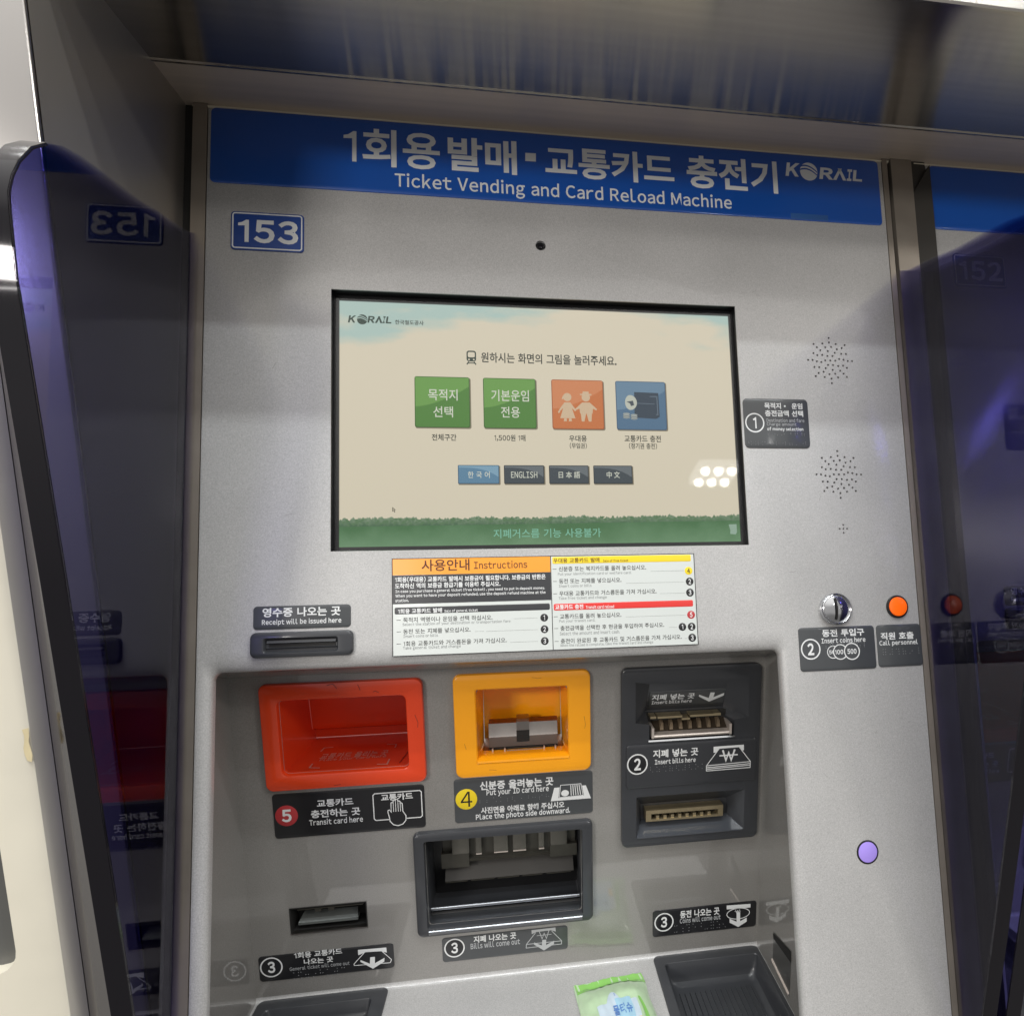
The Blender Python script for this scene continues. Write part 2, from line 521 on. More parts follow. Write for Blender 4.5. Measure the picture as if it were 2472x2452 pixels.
def dots(mb, F, x0, x1, s0, s1, h, dx=0.00235, r=0.00042):
    rows = 3 if (s1 - s0) > 0.003 else 2
    x, k = x0, 0
    while x < x1:
        if k % 3 != 2:
            for j in range(rows):
                if random.random() < 0.5:
                    s = s1 - (j + 0.5) * (s1 - s0) / rows
                    c = [(x + r * math.cos(a), s + r * math.sin(a)) for a in [math.pi * i / 3 for i in range(6)]]
                    mb.loft([[F(a, b, h) for a, b in c], [F(x + (a - x) * .6, s + (b - s) * .6, h + 0.00045) for a, b in c]], False, True)
        x += dx if k % 3 == 0 else dx * 0.9
        k += 1
    return mb

# ------------------------------------------------------------------ what is printed where: (words, x0, x1, s0, s1, weight), (mark, x, s, radius, 0, kind) or (mark, outline, kind)
T = {
 'band': [
  ('1회용', -0.1991, -0.1178, 0.3390, 0.3740, 'w2'),
  ('발매', -0.1109, -0.0502, 0.3399, 0.3726, 'w'),
  ('sq', [(-0.0424, 0.3622), (-0.0329, 0.3624), (-0.0331, 0.3544), (-0.0427, 0.3542)], 'w'),
  ('교통카드', -0.0246, 0.0956, 0.3411, 0.3716, 'w'),
  ('충전기', 0.1079, 0.1978, 0.3399, 0.3729, 'w'),
  ('Ticket Vending and Card Reload Machine', -0.1565, 0.1504, 0.3175, 0.3345, 'l'),
  ('K', 0.2074, 0.2209, 0.3591, 0.3730, 'k'),
  ('globe', 0.2305, 0.3659, 0.0091, 0, 'w'),
  ('R', 0.2419, 0.2563, 0.3585, 0.3707, 'k'),
  ('Λ', 0.2551, 0.2691, 0.3587, 0.3709, 'k'),
  ('I', 0.2704, 0.2752, 0.3586, 0.3709, 'k'),
  ('L', 0.2766, 0.2864, 0.3589, 0.3706, 'k'),
  ('patch', 0.2089, 0.2471, 0.3156, 0.3212, 'w'),
 ],
 'cam': [
  ('', -0.0310, 0.2746, 0.0047, 0, 'w'),
 ],
 '153': [
  ('153', -0.2829, -0.2354, 0.2611, 0.2812, 'w'),
 ],
 'c1': [
  ('spk1', 0.2390, 0.1755, 0.0021, 0, 'w'),
  ('spk1r', 0.2390, 0.1755, 0.0224, 0, 'w'),
  ('spk2', 0.2394, 0.0655, 0.0020, 0, 'w'),
  ('mic', 0.2399, 0.0143, 0.0044, 0, 'w'),
  ('coin', 0.2249, -0.0594, 0.0144, 0, 'w'),
  ('orange', 0.2867, -0.0590, 0.0106, 0, 'w'),
  ('purple', 0.2403, -0.2739, 0.0102, 0, 'w'),
  ('call', 0.2643, 0.3086, -0.1134, -0.0753, 'w'),
 ],
 'lab1': [
  ('목적지 • 운임', 0.1702, 0.2073, 0.1271, 0.1328, 'w'),
  ('충전금액 선택', 0.1704, 0.2076, 0.1198, 0.1257, 'w'),
  ('Destination and fare', 0.1715, 0.2083, 0.1145, 0.1180, 't'),
  ('Charge amount', 0.1715, 0.2004, 0.1102, 0.1141, 't'),
  ('of money selection', 0.1716, 0.2067, 0.1056, 0.1097, 'm'),
  ('1', 0.1600, 0.1136, 0.0092, 0, 'w'),
  ('braille', 0.1531, 0.2100, 0.0924, 0.0963, 'w'),
  ('braille', 0.1722, 0.2107, 0.1015, 0.1049, 'w'),
 ],
 'lab2': [
  ('동전 투입구', 0.2114, 0.2522, -0.0842, -0.0776, 'w'),
  ('Insert coins here', 0.2103, 0.2528, -0.0899, -0.0852, 'm'),
  ('2', 0.1996, -0.0946, 0.0093, 0, 'w'),
  ('50', 0.2208, -0.0980, 0.0059, 0, 'w'),
  ('100', 0.2277, -0.0981, 0.0070, 0, 'w'),
  ('500', 0.2389, -0.0980, 0.0077, 0, 'w'),
  ('braille', 0.2120, 0.2527, -0.0949, -0.0904, 'w'),
 ],
 'call': [
  ('직원 호출', 0.2681, 0.3009, -0.0890, -0.0823, 'w'),
  ('Call personnel', 0.2663, 0.3046, -0.0950, -0.0895, 'm'),
  ('braille', 0.2695, 0.3054, -0.1033, -0.0966, 'w'),
 ],
 'rlab': [
  ('영수증 나오는 곳', -0.2601, -0.2011, -0.0515, -0.0440, 'w'),
  ('Receipt will be issued here', -0.2604, -0.2005, -0.0585, -0.0532, 'm'),
 ],
 'rslot': [
  ('well', -0.2584, -0.2020, -0.0810, -0.0679, 'w'),
  ('slit', -0.2549, -0.2046, -0.0764, -0.0731, 'w'),
 ],
 'lab5': [
  ('5', -0.2746, -0.2292, 0.0098, 0, 'w'),
  ('교통카드', -0.2477, -0.2155, -0.2234, -0.2162, 'w'),
  ('충전하는 곳', -0.2535, -0.2100, -0.2334, -0.2258, 'w'),
  ('Transit card here', -0.2555, -0.2080, -0.2403, -0.2346, 'm'),
  ('card', [(-0.1978, -0.2144), (-0.1538, -0.2139), (-0.1543, -0.2403), (-0.1978, -0.2399)], 'w'),
  ('교통카드', -0.1907, -0.1618, -0.2218, -0.2153, 'w'),
  ('hand', [(-0.1767, -0.2469), (-0.1810, -0.2436), (-0.1838, -0.2375), (-0.1852, -0.2316), (-0.1838, -0.2308), (-0.1823, -0.2332), (-0.1819, -0.2290), (-0.1812, -0.2239), (-0.1794, -0.2236), (-0.1784, -0.2216), (-0.1767, -0.2215), (-0.1757, -0.2231), (-0.1733, -0.2229), (-0.1724, -0.2253), (-0.1699, -0.2255), (-0.1689, -0.2287), (-0.1685, -0.2349), (-0.1696, -0.2426), (-0.1727, -0.2466)], 'w'),
 ],
 'lab4': [
  ('4', -0.1126, -0.2260, 0.0101, 0, 'w'),
  ('신분증 올려놓는 곳', -0.0996, -0.0293, -0.2182, -0.2096, 'w'),
  ('Put your ID card here', -0.0935, -0.0339, -0.2252, -0.2178, 'm'),
  ('사진면을 아래로 향해 주십시오', -0.0993, -0.0189, -0.2416, -0.2351, 'w'),
  ('Place the photo side downward.', -0.1043, -0.0134, -0.2486, -0.2416, 'm'),
  ('base', [(-0.0285, -0.2209), (0.0025, -0.2206), (0.0075, -0.2341), (-0.0321, -0.2342)], 'w'),
  ('idcard', [(-0.0234, -0.2180), (-0.0014, -0.2178), (0.0011, -0.2310), (-0.0251, -0.2318)], 'w'),
  ('braille', -0.1000, -0.0735, -0.2314, -0.2255, 'w'),
  ('braille', -0.0692, -0.0325, -0.2319, -0.2261, 'w'),
 ],
 'bill1': [
  ('지폐 넣는 곳', 0.0693, 0.1129, -0.1419, -0.1352, 'w'),
  ('Insert bills here', 0.0698, 0.1109, -0.1466, -0.1425, 'm'),
  ('arrow', [(0.1173, -0.1377), (0.1280, -0.1424), (0.1287, -0.1357), (0.1331, -0.1360), (0.1327, -0.1417), (0.1432, -0.1370), (0.1433, -0.1402), (0.1293, -0.1470), (0.1173, -0.1399)], 'w'),
  ('dev', 0.0640, 0.1517, -0.1782, -0.1536, 'w'),
 ],
 'bill2': [
  ('지폐 넣는 곳', 0.0684, 0.1143, -0.1950, -0.1870, 'w'),
  ('Insert bills here', 0.0703, 0.1118, -0.2016, -0.1966, 'm'),
  ('2', 0.0528, -0.2000, 0.0103, 0, 'w'),
  ('braille', 0.0659, 0.1202, -0.2099, -0.2033, 'w'),
  ('bar', [(0.1300, -0.1875), (0.1615, -0.1873), (0.1617, -0.1928), (0.1598, -0.1935), (0.1568, -0.1896), (0.1358, -0.1899), (0.1321, -0.1937), (0.1301, -0.1936)], 'w'),
  ('trap', [(0.1358, -0.1899), (0.1568, -0.1896), (0.1689, -0.2051), (0.1687, -0.2112), (0.1231, -0.2117), (0.1230, -0.2064)], 'w'),
  ('trapin', [(0.1362, -0.1906), (0.1556, -0.1903), (0.1668, -0.2049), (0.1250, -0.2054)], 'w'),
  ('₩', 0.1363, 0.1553, -0.2027, -0.1913, 'w'),
 ],
 'l3t': [
  ('3', -0.2991, -0.3762, 0.0101, 0, 'w'),
  ('1회용 교통카드', -0.2782, -0.2348, -0.3702, -0.3640, 'w'),
  ('나오는 곳', -0.2700, -0.2434, -0.3773, -0.3714, 'w'),
  ('General ticket will come out', -0.2831, -0.2286, -0.3821, -0.3782, 't'),
  ('bar', [(-0.2203, -0.3678), (-0.1940, -0.3684), (-0.1938, -0.3737), (-0.1992, -0.3717), (-0.2132, -0.3710), (-0.2203, -0.3734)], 'w'),
  ('trap', [(-0.2145, -0.3713), (-0.1986, -0.3713), (-0.1898, -0.3814), (-0.1910, -0.3846), (-0.2245, -0.3836), (-0.2247, -0.3819)], 'w'),
  ('arrow', [(-0.2184, -0.3784), (-0.2101, -0.3833), (-0.2094, -0.3766), (-0.2050, -0.3767), (-0.2054, -0.3834), (-0.1962, -0.3788), (-0.1966, -0.3827), (-0.2075, -0.3889), (-0.2188, -0.3803)], 'w'),
  ('braille', -0.2822, -0.2329, -0.3919, -0.3829, 'w'),
 ],
 'l3b': [
  ('3', -0.1296, -0.3765, 0.0099, 0, 'w'),
  ('지폐 나오는 곳', -0.1109, -0.0692, -0.3735, -0.3663, 'w'),
  ('Bills will come out', -0.1140, -0.0655, -0.3798, -0.3735, 'm'),
  ('bar', [(-0.0538, -0.3663), (-0.0298, -0.3660), (-0.0296, -0.3704), (-0.0342, -0.3685), (-0.0492, -0.3688), (-0.0536, -0.3705)], 'w'),
  ('trap', [(-0.0497, -0.3693), (-0.0337, -0.3692), (-0.0237, -0.3811), (-0.0240, -0.3845), (-0.0595, -0.3848), (-0.0592, -0.3809)], 'w'),
  ('arrow', [(-0.0515, -0.3796), (-0.0438, -0.3838), (-0.0432, -0.3778), (-0.0393, -0.3779), (-0.0395, -0.3838), (-0.0313, -0.3799), (-0.0316, -0.3836), (-0.0418, -0.3894), (-0.0517, -0.3818)], 'w'),
  ('₩', -0.0487, -0.0343, -0.3770, -0.3681, 'w'),
 ],
 'l3c': [
  ('3', 0.0826, -0.3728, 0.0102, 0, 'w'),
  ('동전 나오는 곳', 0.0998, 0.1421, -0.3706, -0.3623, 'w'),
  ('Coins will come out', 0.0996, 0.1437, -0.3762, -0.3704, 'm'),
  ('bar', [(0.1501, -0.3616), (0.1762, -0.3625), (0.1763, -0.3665), (0.1502, -0.3660)], 'w'),
  ('coin', 0.1630, -0.3719, 0.0129, 0, 'w'),
  ('arrow', [(0.1536, -0.3766), (0.1614, -0.3809), (0.1611, -0.3701), (0.1650, -0.3703), (0.1653, -0.3808), (0.1725, -0.3774), (0.1726, -0.3819), (0.1634, -0.3870), (0.1537, -0.3811)], 'w'),
  ('₩', 0.1596, 0.1658, -0.3716, -0.3669, 'w'),
  ('braille', 0.0941, 0.1502, -0.3871, -0.3766, 'w'),
 ],
 'floor': [
  ('교통카드 올리는 곳', -0.2525, -0.1896, -0.0271, -0.0406, 'f'),
  ('Place your card here', -0.2508, -0.1896, -0.0214, -0.0279, 'f'),
  ('c', [(-0.2472, -0.0563), (-0.2555, -0.0553), (-0.2563, -0.0465)], 'w'),
  ('c', [(-0.1951, -0.0555), (-0.1855, -0.0540), (-0.1852, -0.0454)], 'w'),
  ('c', [(-0.2550, -0.0178), (-0.2550, -0.0088), (-0.2453, -0.0069)], 'w'),
  ('c', [(-0.1850, -0.0180), (-0.1850, -0.0058), (-0.1943, -0.0072)], 'w'),
  ('scr', [(-0.2301, -0.1094), (-0.2273, -0.1084), (-0.2247, -0.1085), (-0.2219, -0.1127)], 'w'),
  ('scr', [(-0.2038, -0.1097), (-0.2021, -0.1149)], 'w'),
  ('scr', [(-0.1911, -0.1171), (-0.1887, -0.1164), (-0.1861, -0.1180)], 'w'),
 ],
 'inst': [
  ('orange', -0.1603, -0.0312, -0.0201, -0.0067, 'w'),
  ('dark', -0.1604, -0.0317, -0.0439, -0.0202, 'w'),
  ('pilldark', -0.1589, -0.0330, -0.0527, -0.0469, 'w'),
  ('사용안내', -0.1373, -0.0984, -0.0172, -0.0075, 'br'),
  ('Instructions', -0.0947, -0.0504, -0.0161, -0.0097, 'brl'),
  ('1회용(우대용) 교통카드 발매시 보증금이 필요합니다. 보증금의 반환은', -0.1586, -0.0352, -0.0262, -0.0215, 'wb'),
  ('도착하신 역의 보증금 환급기를 이용해 주십시오.', -0.1586, -0.0731, -0.0312, -0.0268, 'wb'),
  ('In case you purchase a general ticket (free ticket) , you need to put in deposit money.', -0.1583, -0.0361, -0.0352, -0.0320, 'wb'),
  ('When you want to have your deposit refunded, use the deposit refund machine at the', -0.1583, -0.0356, -0.0390, -0.0358, 'wb'),
  ('station,', -0.1584, -0.1478, -0.0425, -0.0397, 'wb'),
  ('1회용 교통카드 발매', -0.1564, -0.1213, -0.0518, -0.0479, 'wb'),
  ('Sale of general ticket', -0.1194, -0.0922, -0.0522, -0.0494, 'wb'),
  ('- 목적지 역명이나 운임을 선택 하십시오.', -0.1575, -0.0804, -0.0591, -0.0550, 'd'),
  ('Select the station of your destination or transportation fare', -0.1529, -0.0656, -0.0624, -0.0594, 'g'),
  ('- 동전 또는 지폐를 넣으십시오.', -0.1575, -0.0985, -0.0686, -0.0645, 'd'),
  ('Insert coins or bills', -0.1523, -0.1249, -0.0715, -0.0690, 'g'),
  ('- 1회용 교통카드와 거스름돈을 가져 가십시오.', -0.1576, -0.0691, -0.0785, -0.0744, 'd'),
  ('Take general ticket and change', -0.1527, -0.1066, -0.0818, -0.0785, 'g'),
  ('ln', [(-0.0623, -0.0588), (-0.0430, -0.0588)], 'w'),
  ('ln', [(-0.0947, -0.0684), (-0.0877, -0.0685)], 'w'),
  ('ln', [(-0.0857, -0.0686), (-0.0428, -0.0684)], 'w'),
  ('ln', [(-0.0661, -0.0784), (-0.0431, -0.0784)], 'w'),
  ('1', -0.0373, -0.0587, 0.0033, 0, 'dk'),
  ('2', -0.0373, -0.0685, 0.0033, 0, 'dk'),
  ('3', -0.0374, -0.0784, 0.0033, 0, 'dk'),
  ('div', [(-0.0302, -0.0060), (-0.0306, -0.0868)], 'w'),
  ('pillyellow', -0.0287, 0.0930, -0.0134, -0.0071, 'w'),
  ('pillred', -0.0287, 0.0932, -0.0529, -0.0475, 'w'),
  ('우대용 교통카드 발매', -0.0282, 0.0116, -0.0123, -0.0083, 'br'),
  ('Sale of free ticket', 0.0147, 0.0369, -0.0124, -0.0101, 'brl'),
  ('- 신분증 또는 복지카드를 올려 놓으십시오.', -0.0290, 0.0524, -0.0198, -0.0156, 'd'),
  ('Put your identification card or welfare card.', -0.0246, 0.0391, -0.0237, -0.0207, 'g'),
  ('- 동전 또는 지폐를 넣으십시오.', -0.0290, 0.0301, -0.0303, -0.0261, 'd'),
  ('Insert coins or bills', -0.0241, 0.0039, -0.0335, -0.0310, 'g'),
  ('- 우대용 교통카드와 거스름돈을 가져 가십시오.', -0.0291, 0.0608, -0.0409, -0.0367, 'd'),
  ('Take free ticket and change', -0.0246, 0.0168, -0.0446, -0.0414, 'g'),
  ('교통카드 충전', -0.0277, -0.0038, -0.0523, -0.0482, 'wb'),
  ('Transit card reload', -0.0016, 0.0228, -0.0523, -0.0496, 'wb'),
  ('- 교통카드를 올려 놓으십시오.', -0.0292, 0.0289, -0.0604, -0.0562, 'd'),
  ('Put your transit card.', -0.0247, 0.0059, -0.0639, -0.0609, 'g'),
  ('- 충전금액을 선택한 후 현금을 투입하여 주십시오.', -0.0291, 0.0662, -0.0703, -0.0662, 'd'),
  ('Select the amount and insert cash.', -0.0246, 0.0269, -0.0742, -0.0712, 'g'),
  ('- 충전이 완료된 후 교통카드 및 거스름돈을 가져 가십시오.', -0.0291, 0.0813, -0.0812, -0.0770, 'd'),
  ('When the reload is complete, take the transit card and change', -0.0245, 0.0558, -0.0845, -0.0815, 'g'),
  ('ln', [(0.0566, -0.0213), (0.0861, -0.0214)], 'w'),
  ('ln', [(0.0341, -0.0313), (0.0860, -0.0312)], 'w'),
  ('ln', [(0.0641, -0.0410), (0.0861, -0.0410)], 'w'),
  ('ln', [(0.0327, -0.0604), (0.0860, -0.0605)], 'w'),
  ('ln', [(0.0705, -0.0707), (0.0775, -0.0708)], 'w'),
  ('ln', [(0.0843, -0.0807), (0.0862, -0.0807)], 'w'),
  ('4', 0.0905, -0.0215, 0.0035, 0, 'yw'),
  ('2', 0.0910, -0.0310, 0.0035, 0, 'dk'),
  ('3', 0.0908, -0.0408, 0.0035, 0, 'dk'),
  ('5', 0.0908, -0.0603, 0.0035, 0, 'rd'),
  ('1', 0.0825, -0.0706, 0.0034, 0, 'dk'),
  ('2', 0.0908, -0.0707, 0.0035, 0, 'dk'),
  ('3', 0.0908, -0.0803, 0.0035, 0, 'dk'),
 ],
 'screen': [
  ('lit', -0.2056, 0.1436, 0.0054, 0.2211, 'w'),
  ('litq', [(-0.2056, 0.2211), (0.1447, 0.2211), (0.1436, 0.0054), (-0.2048, 0.0053)], 'w'),
  ('K', -0.1976, -0.1916, 0.2011, 0.2076, 'k'),
  ('globe', -0.1863, 0.2046, 0.0045, 0, 'w'),
  ('R', -0.1816, -0.1756, 0.2015, 0.2077, 'k'),
  ('Λ', -0.1759, -0.1695, 0.2015, 0.2077, 'k'),
  ('I', -0.1691, -0.1672, 0.2016, 0.2078, 'k'),
  ('L', -0.1664, -0.1617, 0.2015, 0.2077, 'k'),
  ('한국철도공사', -0.1590, -0.1348, 0.2009, 0.2051, 'dk'),
  ('원하시는 화면의 그림을 눌러주세요.', -0.0860, 0.0354, 0.1686, 0.1780, 'dk'),
  ('train', -0.0991, -0.0897, 0.1664, 0.1791, 'w'),
  ('b1', -0.1432, -0.0964, 0.1093, 0.1546, 'w'),
  ('b2', -0.0848, -0.0387, 0.1090, 0.1547, 'w'),
  ('b3', -0.0247, 0.0220, 0.1094, 0.1549, 'w'),
  ('b4', 0.0334, 0.0800, 0.1090, 0.1551, 'w'),
  ('목적지', -0.1317, -0.1068, 0.1333, 0.1435, 'wh'),
  ('선택', -0.1276, -0.1109, 0.1182, 0.1280, 'wh'),
  ('기본운임', -0.0778, -0.0449, 0.1336, 0.1440, 'wh'),
  ('전용', -0.0696, -0.0531, 0.1187, 0.1287, 'wh'),
  ('전체구간', -0.1292, -0.1083, 0.0973, 0.1033, 'dk'),
  ('1,500원 1매', -0.0760, -0.0489, 0.0972, 0.1033, 'dk'),
  ('우대용', -0.0103, 0.0056, 0.0975, 0.1034, 'dk'),
  ('(무임권)', -0.0099, 0.0054, 0.0911, 0.0965, 'dk'),
  ('교통카드 충전', 0.0398, 0.0735, 0.0977, 0.1040, 'dk'),
  ('(정기권 충전)', 0.0437, 0.0696, 0.0912, 0.0969, 'dk'),
  ('l1', -0.1076, -0.0724, 0.0592, 0.0757, 'w'),
  ('l2', -0.0683, -0.0333, 0.0592, 0.0759, 'w'),
  ('l3', -0.0290, 0.0062, 0.0594, 0.0760, 'w'),
  ('l4', 0.0105, 0.0458, 0.0598, 0.0762, 'w'),
  ('한 국 어', -0.0992, -0.0806, 0.0644, 0.0702, 'wh'),
  ('ENGLISH', -0.0622, -0.0394, 0.0645, 0.0702, 'wh'),
  ('日 本 語', -0.0206, -0.0016, 0.0644, 0.0704, 'wh'),
  ('中 文', 0.0223, 0.0343, 0.0645, 0.0705, 'wh'),
  ('cur', [(-0.1623, 0.0393), (-0.1623, 0.0353), (-0.1612, 0.0361), (-0.1605, 0.0345), (-0.1599, 0.0349), (-0.1605, 0.0365), (-0.1594, 0.0367)], 'w'),
  ('지폐거스름 기능 사용불가', -0.0784, 0.0152, 0.0113, 0.0193, 'gn'),
  ('hand', 0.1332, 0.1407, 0.0120, 0.0213, 'w'),
  ('trees', [(-0.2044, 0.0293), (-0.2044, 0.0235), (0.1418, 0.0310), (0.1435, 0.0229)], 'w'),
  ('old', [(-0.0111, 0.1400), (0.0071, 0.1414)], 'w'),
 ],
}
NONTEXT = {'patch', 'braille', 'orange', 'dark', 'pilldark', 'pillyellow', 'pillred', 'well', 'slit', 'dev', 'lit', 'train', 'b1', 'b2', 'b3',
           'b4', 'l1', 'l2', 'l3', 'l4', 'hand', 'call', 'sq'}
def words(key, kinds=None):
    return [it for it in T[key] if len(it) == 6 and it[4] != 0 and it[0] not in NONTEXT and (kinds is None or it[5] in kinds)]
def marks(key, name):
    return [it for it in T[key] if it[0] == name]

# ================================================================== the hall fittings: column, soffit, neighbouring cream machine
def d_front(s):                            # the column's upright front face
    return 0.1604 + 0.235 * (s - 0.2917)
col_mb = MB()
prof = []
XJ = -0.3285
def col_loop(s):
    d = d_front(s)
    pts = [(XJ, -0.30)]
    for i in range(6):                     # rounded arris between inner side and front
        a = math.radians(90 * i / 5)
        pts.append((XJ - 0.0018 + 0.0018 * math.cos(a), d - 0.0018 + 0.0018 * math.sin(a)))
    pts += [(-0.80, d), (-0.80, -0.30)]
    return [V(x, s, q) for x, q in pts]
col_mb.loft([col_loop(-0.95), col_loop(0.52)], True, True)
col = obj('column', col_mb, 'steel_front')
lo, hi = -0.95, 0.50
obj('cheek_sheet', MB().face([V(XJ + 0.0004, lo, -0.25), V(XJ + 0.0004, lo, d_front(lo) - 0.003), V(XJ + 0.0004, hi, d_front(hi) - 0.003), V(XJ + 0.0004, hi, -0.25)]), 'steel_jamb', col)
tag(col, 'stainless clad column standing at the left end of the ticket machines', 'column')

canopy = thing('canopy', 'brushed stainless canopy overhanging the ticket machines, with a folded crease along it', 'canopy')
SPI = [(-0.02, 0.3905), (0.0, 0.3866), (0.022, 0.3822), (0.0425, 0.3788)]
SPO = [(0.0427, 0.3786), (0.0438, 0.3775), (0.0455, 0.3772), (0.0468, 0.3779), (0.110, 0.3648), (0.1680, 0.3528), (0.1705, 0.3530), (0.1715, 0.3545), (0.150, 0.448), (-0.02, 0.488)]
obj('outer_sheet', MB().loft([[V(x, s, d) for d, s in SPO] for x in (XJ + 0.0004, 1.02)], closed=False), 'steel', canopy)
obj('inner_sheet', MB().loft([[V(x, s, d) for d, s in SPI] for x in (XJ + 0.0004, 1.02)], closed=False), 'steel_inner', canopy)

cm = thing('vending_machine', 'cream painted machine housing with taped chipped edge, left of the ticket machine', 'machine')
def FC(x, s, h=0.0):                       # on the column's front face
    return V(x, s, d_front(s) + h)
b = MB()
b.plate(FC, (-0.70, -0.3655, -0.95, 0.125), 0.008, 0.0005, 0.016, 0.006,
        holes=[rr(-0.66, -0.3925, -0.285, -0.125, 0.016)])
b.loft([[FC(x, s, 0.016) for x, s in rr(-0.66, -0.3925, -0.285, -0.125, 0.016)], [FC(x, s, 0.0145) for x, s in rr(-0.661, -0.3915, -0.286, -0.124, 0.016)],
        [FC(x, s, 0.004) for x, s in rr(-0.658, -0.3945, -0.283, -0.127, 0.016)]])
obj('housing', b, 'cream', cm)
obj('smoked_panel', MB().face([FC(x, s, 0.0045) for x, s in rr(-0.66, -0.3925, -0.285, -0.125, 0.016)]), 'grey_window', cm)
b = MB().loft([[FC(-0.3700 + 0.0008 * math.sin(7 * t), -0.122 - 0.020 * t, 0.0164) for t in (0, .2, .4, .6, .8, 1)],
               [FC(-0.3668 + 0.0006 * math.sin(9 * t + 1), -0.121 - 0.022 * t, 0.0162) for t in (0, .2, .4, .6, .8, 1)]], closed=False)
obj('adhesive_tape', b, 'tape', cm)
obj('sticker', MB().plate(FC, (-0.43, -0.3795, -0.006, 0.032), 0.001, 0.016, 0.0166), 'peach', cm)
b = MB().box(FC, -0.3805, -0.3795, -0.30, 0.10, 0.016, 0.0163)
obj('seam', MB().box(FC, -0.60, -0.372, -0.0335, -0.0325, 0.0155, 0.0162), 'grey_print', cm)

# ================================================================== dividers of thick purple acrylic
FIN = [(0.268, 0.0015), (0.2604, 0.0141), (0.2491, 0.0507), (0.2404, 0.0753), (0.2318, 0.1088), (0.2252, 0.1320), (0.2190, 0.1470), (0.2104, 0.1590),
       (0.1993, 0.1690), (0.1848, 0.1768), (0.1735, 0.1806), (0.1634, 0.1822), (0.1536, 0.1809), (0.122, 0.1749), (0.0963, 0.1675), (-0.0338, 0.1309),
       (-0.3094, 0.0560), (-0.66, -0.045), (-0.66, -0.10), (-0.02, 0.0015)]
def fin(x0, label, w):
    root = thing('divider', label, 'divider', 'acrylic dividers between the machines')
    top = FIN[:9]
    core = FIN[:17] + [(-0.66, -0.043), (-0.66, -0.046), (-0.30, 0.0015)]
    core = [q for q in FIN[:17]] + [(-0.44, 0.0193), (-0.44, 0.0015)]
    e = MB()
    a = [V(x0, s, d) for s, d in core]
    c = [V(x0 - w, s, d) for s, d in core]
    e.loft([a, c], True, True)
    obj('panel', e, 'acrylic', root, sharp=30)
    edge = FIN[7:17] + [(-0.44, 0.0193)]
    m2 = MB()
    rows = []
    for i, (s, d) in enumerate(edge):
        p, q = edge[max(i - 1, 0)], edge[min(i + 1, len(edge) - 1)]
        t = Vector((q[0] - p[0], q[1] - p[1])).normalized()
        nrm = Vector((-t.y, t.x))
        if nrm.y < 0:
            nrm = -nrm
        o1, o2 = (s + nrm.x * 0.0003, d + nrm.y * 0.0003), (s - nrm.x * 0.0011, d - nrm.y * 0.0011)
        rows.append([V(x0 + 0.0002, *o2), V(x0 + 0.0002 - 0.0006, *o1), V(x0 - w + 0.0004, *o1), V(x0 - w - 0.0002, *o2)])
    m2.loft(rows, closed=False)
    obj('polished_edge', m2, 'acrylic_edge', root, sharp=50)
    return root
fin(-0.3145, 'purple acrylic divider mirroring the number 153, against the stainless column', 0.0135)
fin(0.3145 + 0.0135, 'purple acrylic divider right of the orange call button, mirroring that button', 0.0135)
fin(0.6654 - 0.3145, 'purple acrylic divider behind another one, in front of the plate reading 152', 0.0135)

# ================================================================== post between the two machines
post = thing('mullion', 'narrow stainless mullion between the two ticket machines', 'post')
b = MB()
b.box(FP, 0.3182, 0.3405, -0.66, 0.3862, -0.03, 0.0006)
obj('face_strip', b, 'strip', post)
b = MB().loft([[FP(0.3406, s, 0.0006), FP(0.3562, s2, 0.006), FP(0.3562, s2, -0.03), FP(0.3406, s, -0.03)] for s, s2 in ((-0.66, -0.66), (0.352, 0.378))], True, True)
b.box(FP, 0.3407, 0.3562, 0.345, 0.3862, -0.03, -0.0008)
obj('return_strip', b, 'bronze', post)
obj('shadow_gap', MB().box(FP, 0.3151, 0.3181, -0.66, 0.3862, -0.03, -0.006), 'gap', post)

# ================================================================== the ticket machine
for key, items in T.items():                    # draw every needed letter once, while the scene is still small
    for it in items:
        if len(it) == 6 and it[0] not in NONTEXT and it[0] != 'globe':
            glyphs(it[0], BOLD.get(it[5], 0.0)) if it[0].strip() and it[4] != 0 else None
root = thing('ticket_machine', 'silver leaning ticket machine with blue sign and plate 153 beside the left divider', 'ticket machine', 'ticket machines in a row')

# ---- front panel with its real openings
OPEN = (-0.2980, 0.1720, -0.4480, -0.0940)     # recess mouth
SCR = (-0.2092, 0.1478, 0.0007, 0.2254)        # screen opening
RAD = 0.0065                                    # the lip rolls in over this depth
def lip(f):                                     # mouth outline, eased outward by f
    return (OPEN[0] - 0.0085 * f, OPEN[1] + 0.0085 * f, OPEN[2], OPEN[3] + 0.0165 * f)
holes = [rr(*lip(1), 0.012, 6), rect4(*SCR)]
def speaker(cx, cs, R):
    out = [(cx, cs)]
    for n_, f, a0 in ((6, 0.23, 0), (8, 0.42, 11), (14, 0.61, 5), (16, 0.80, 0), (8, 1.0, 0)):
        for i in range(n_):
            a = math.radians(a0 + 360 * i / n_)
            out.append((cx + R * f * math.cos(a), cs + R * f * math.sin(a)))
    return out
spk = [speaker(0.2390, 0.1755, 0.0222), speaker(0.2394, 0.0655, 0.0222)]
mic = [(0.2399, 0.0143), (0.2436, 0.0143), (0.2362, 0.0143), (0.2399, 0.0180), (0.2399, 0.0106)]
oct_ = lambda x, s, r, n=8: [(x + r * math.cos(2 * math.pi * i / n + 0.2), s + r * math.sin(2 * math.pi * i / n + 0.2)) for i in range(n)]
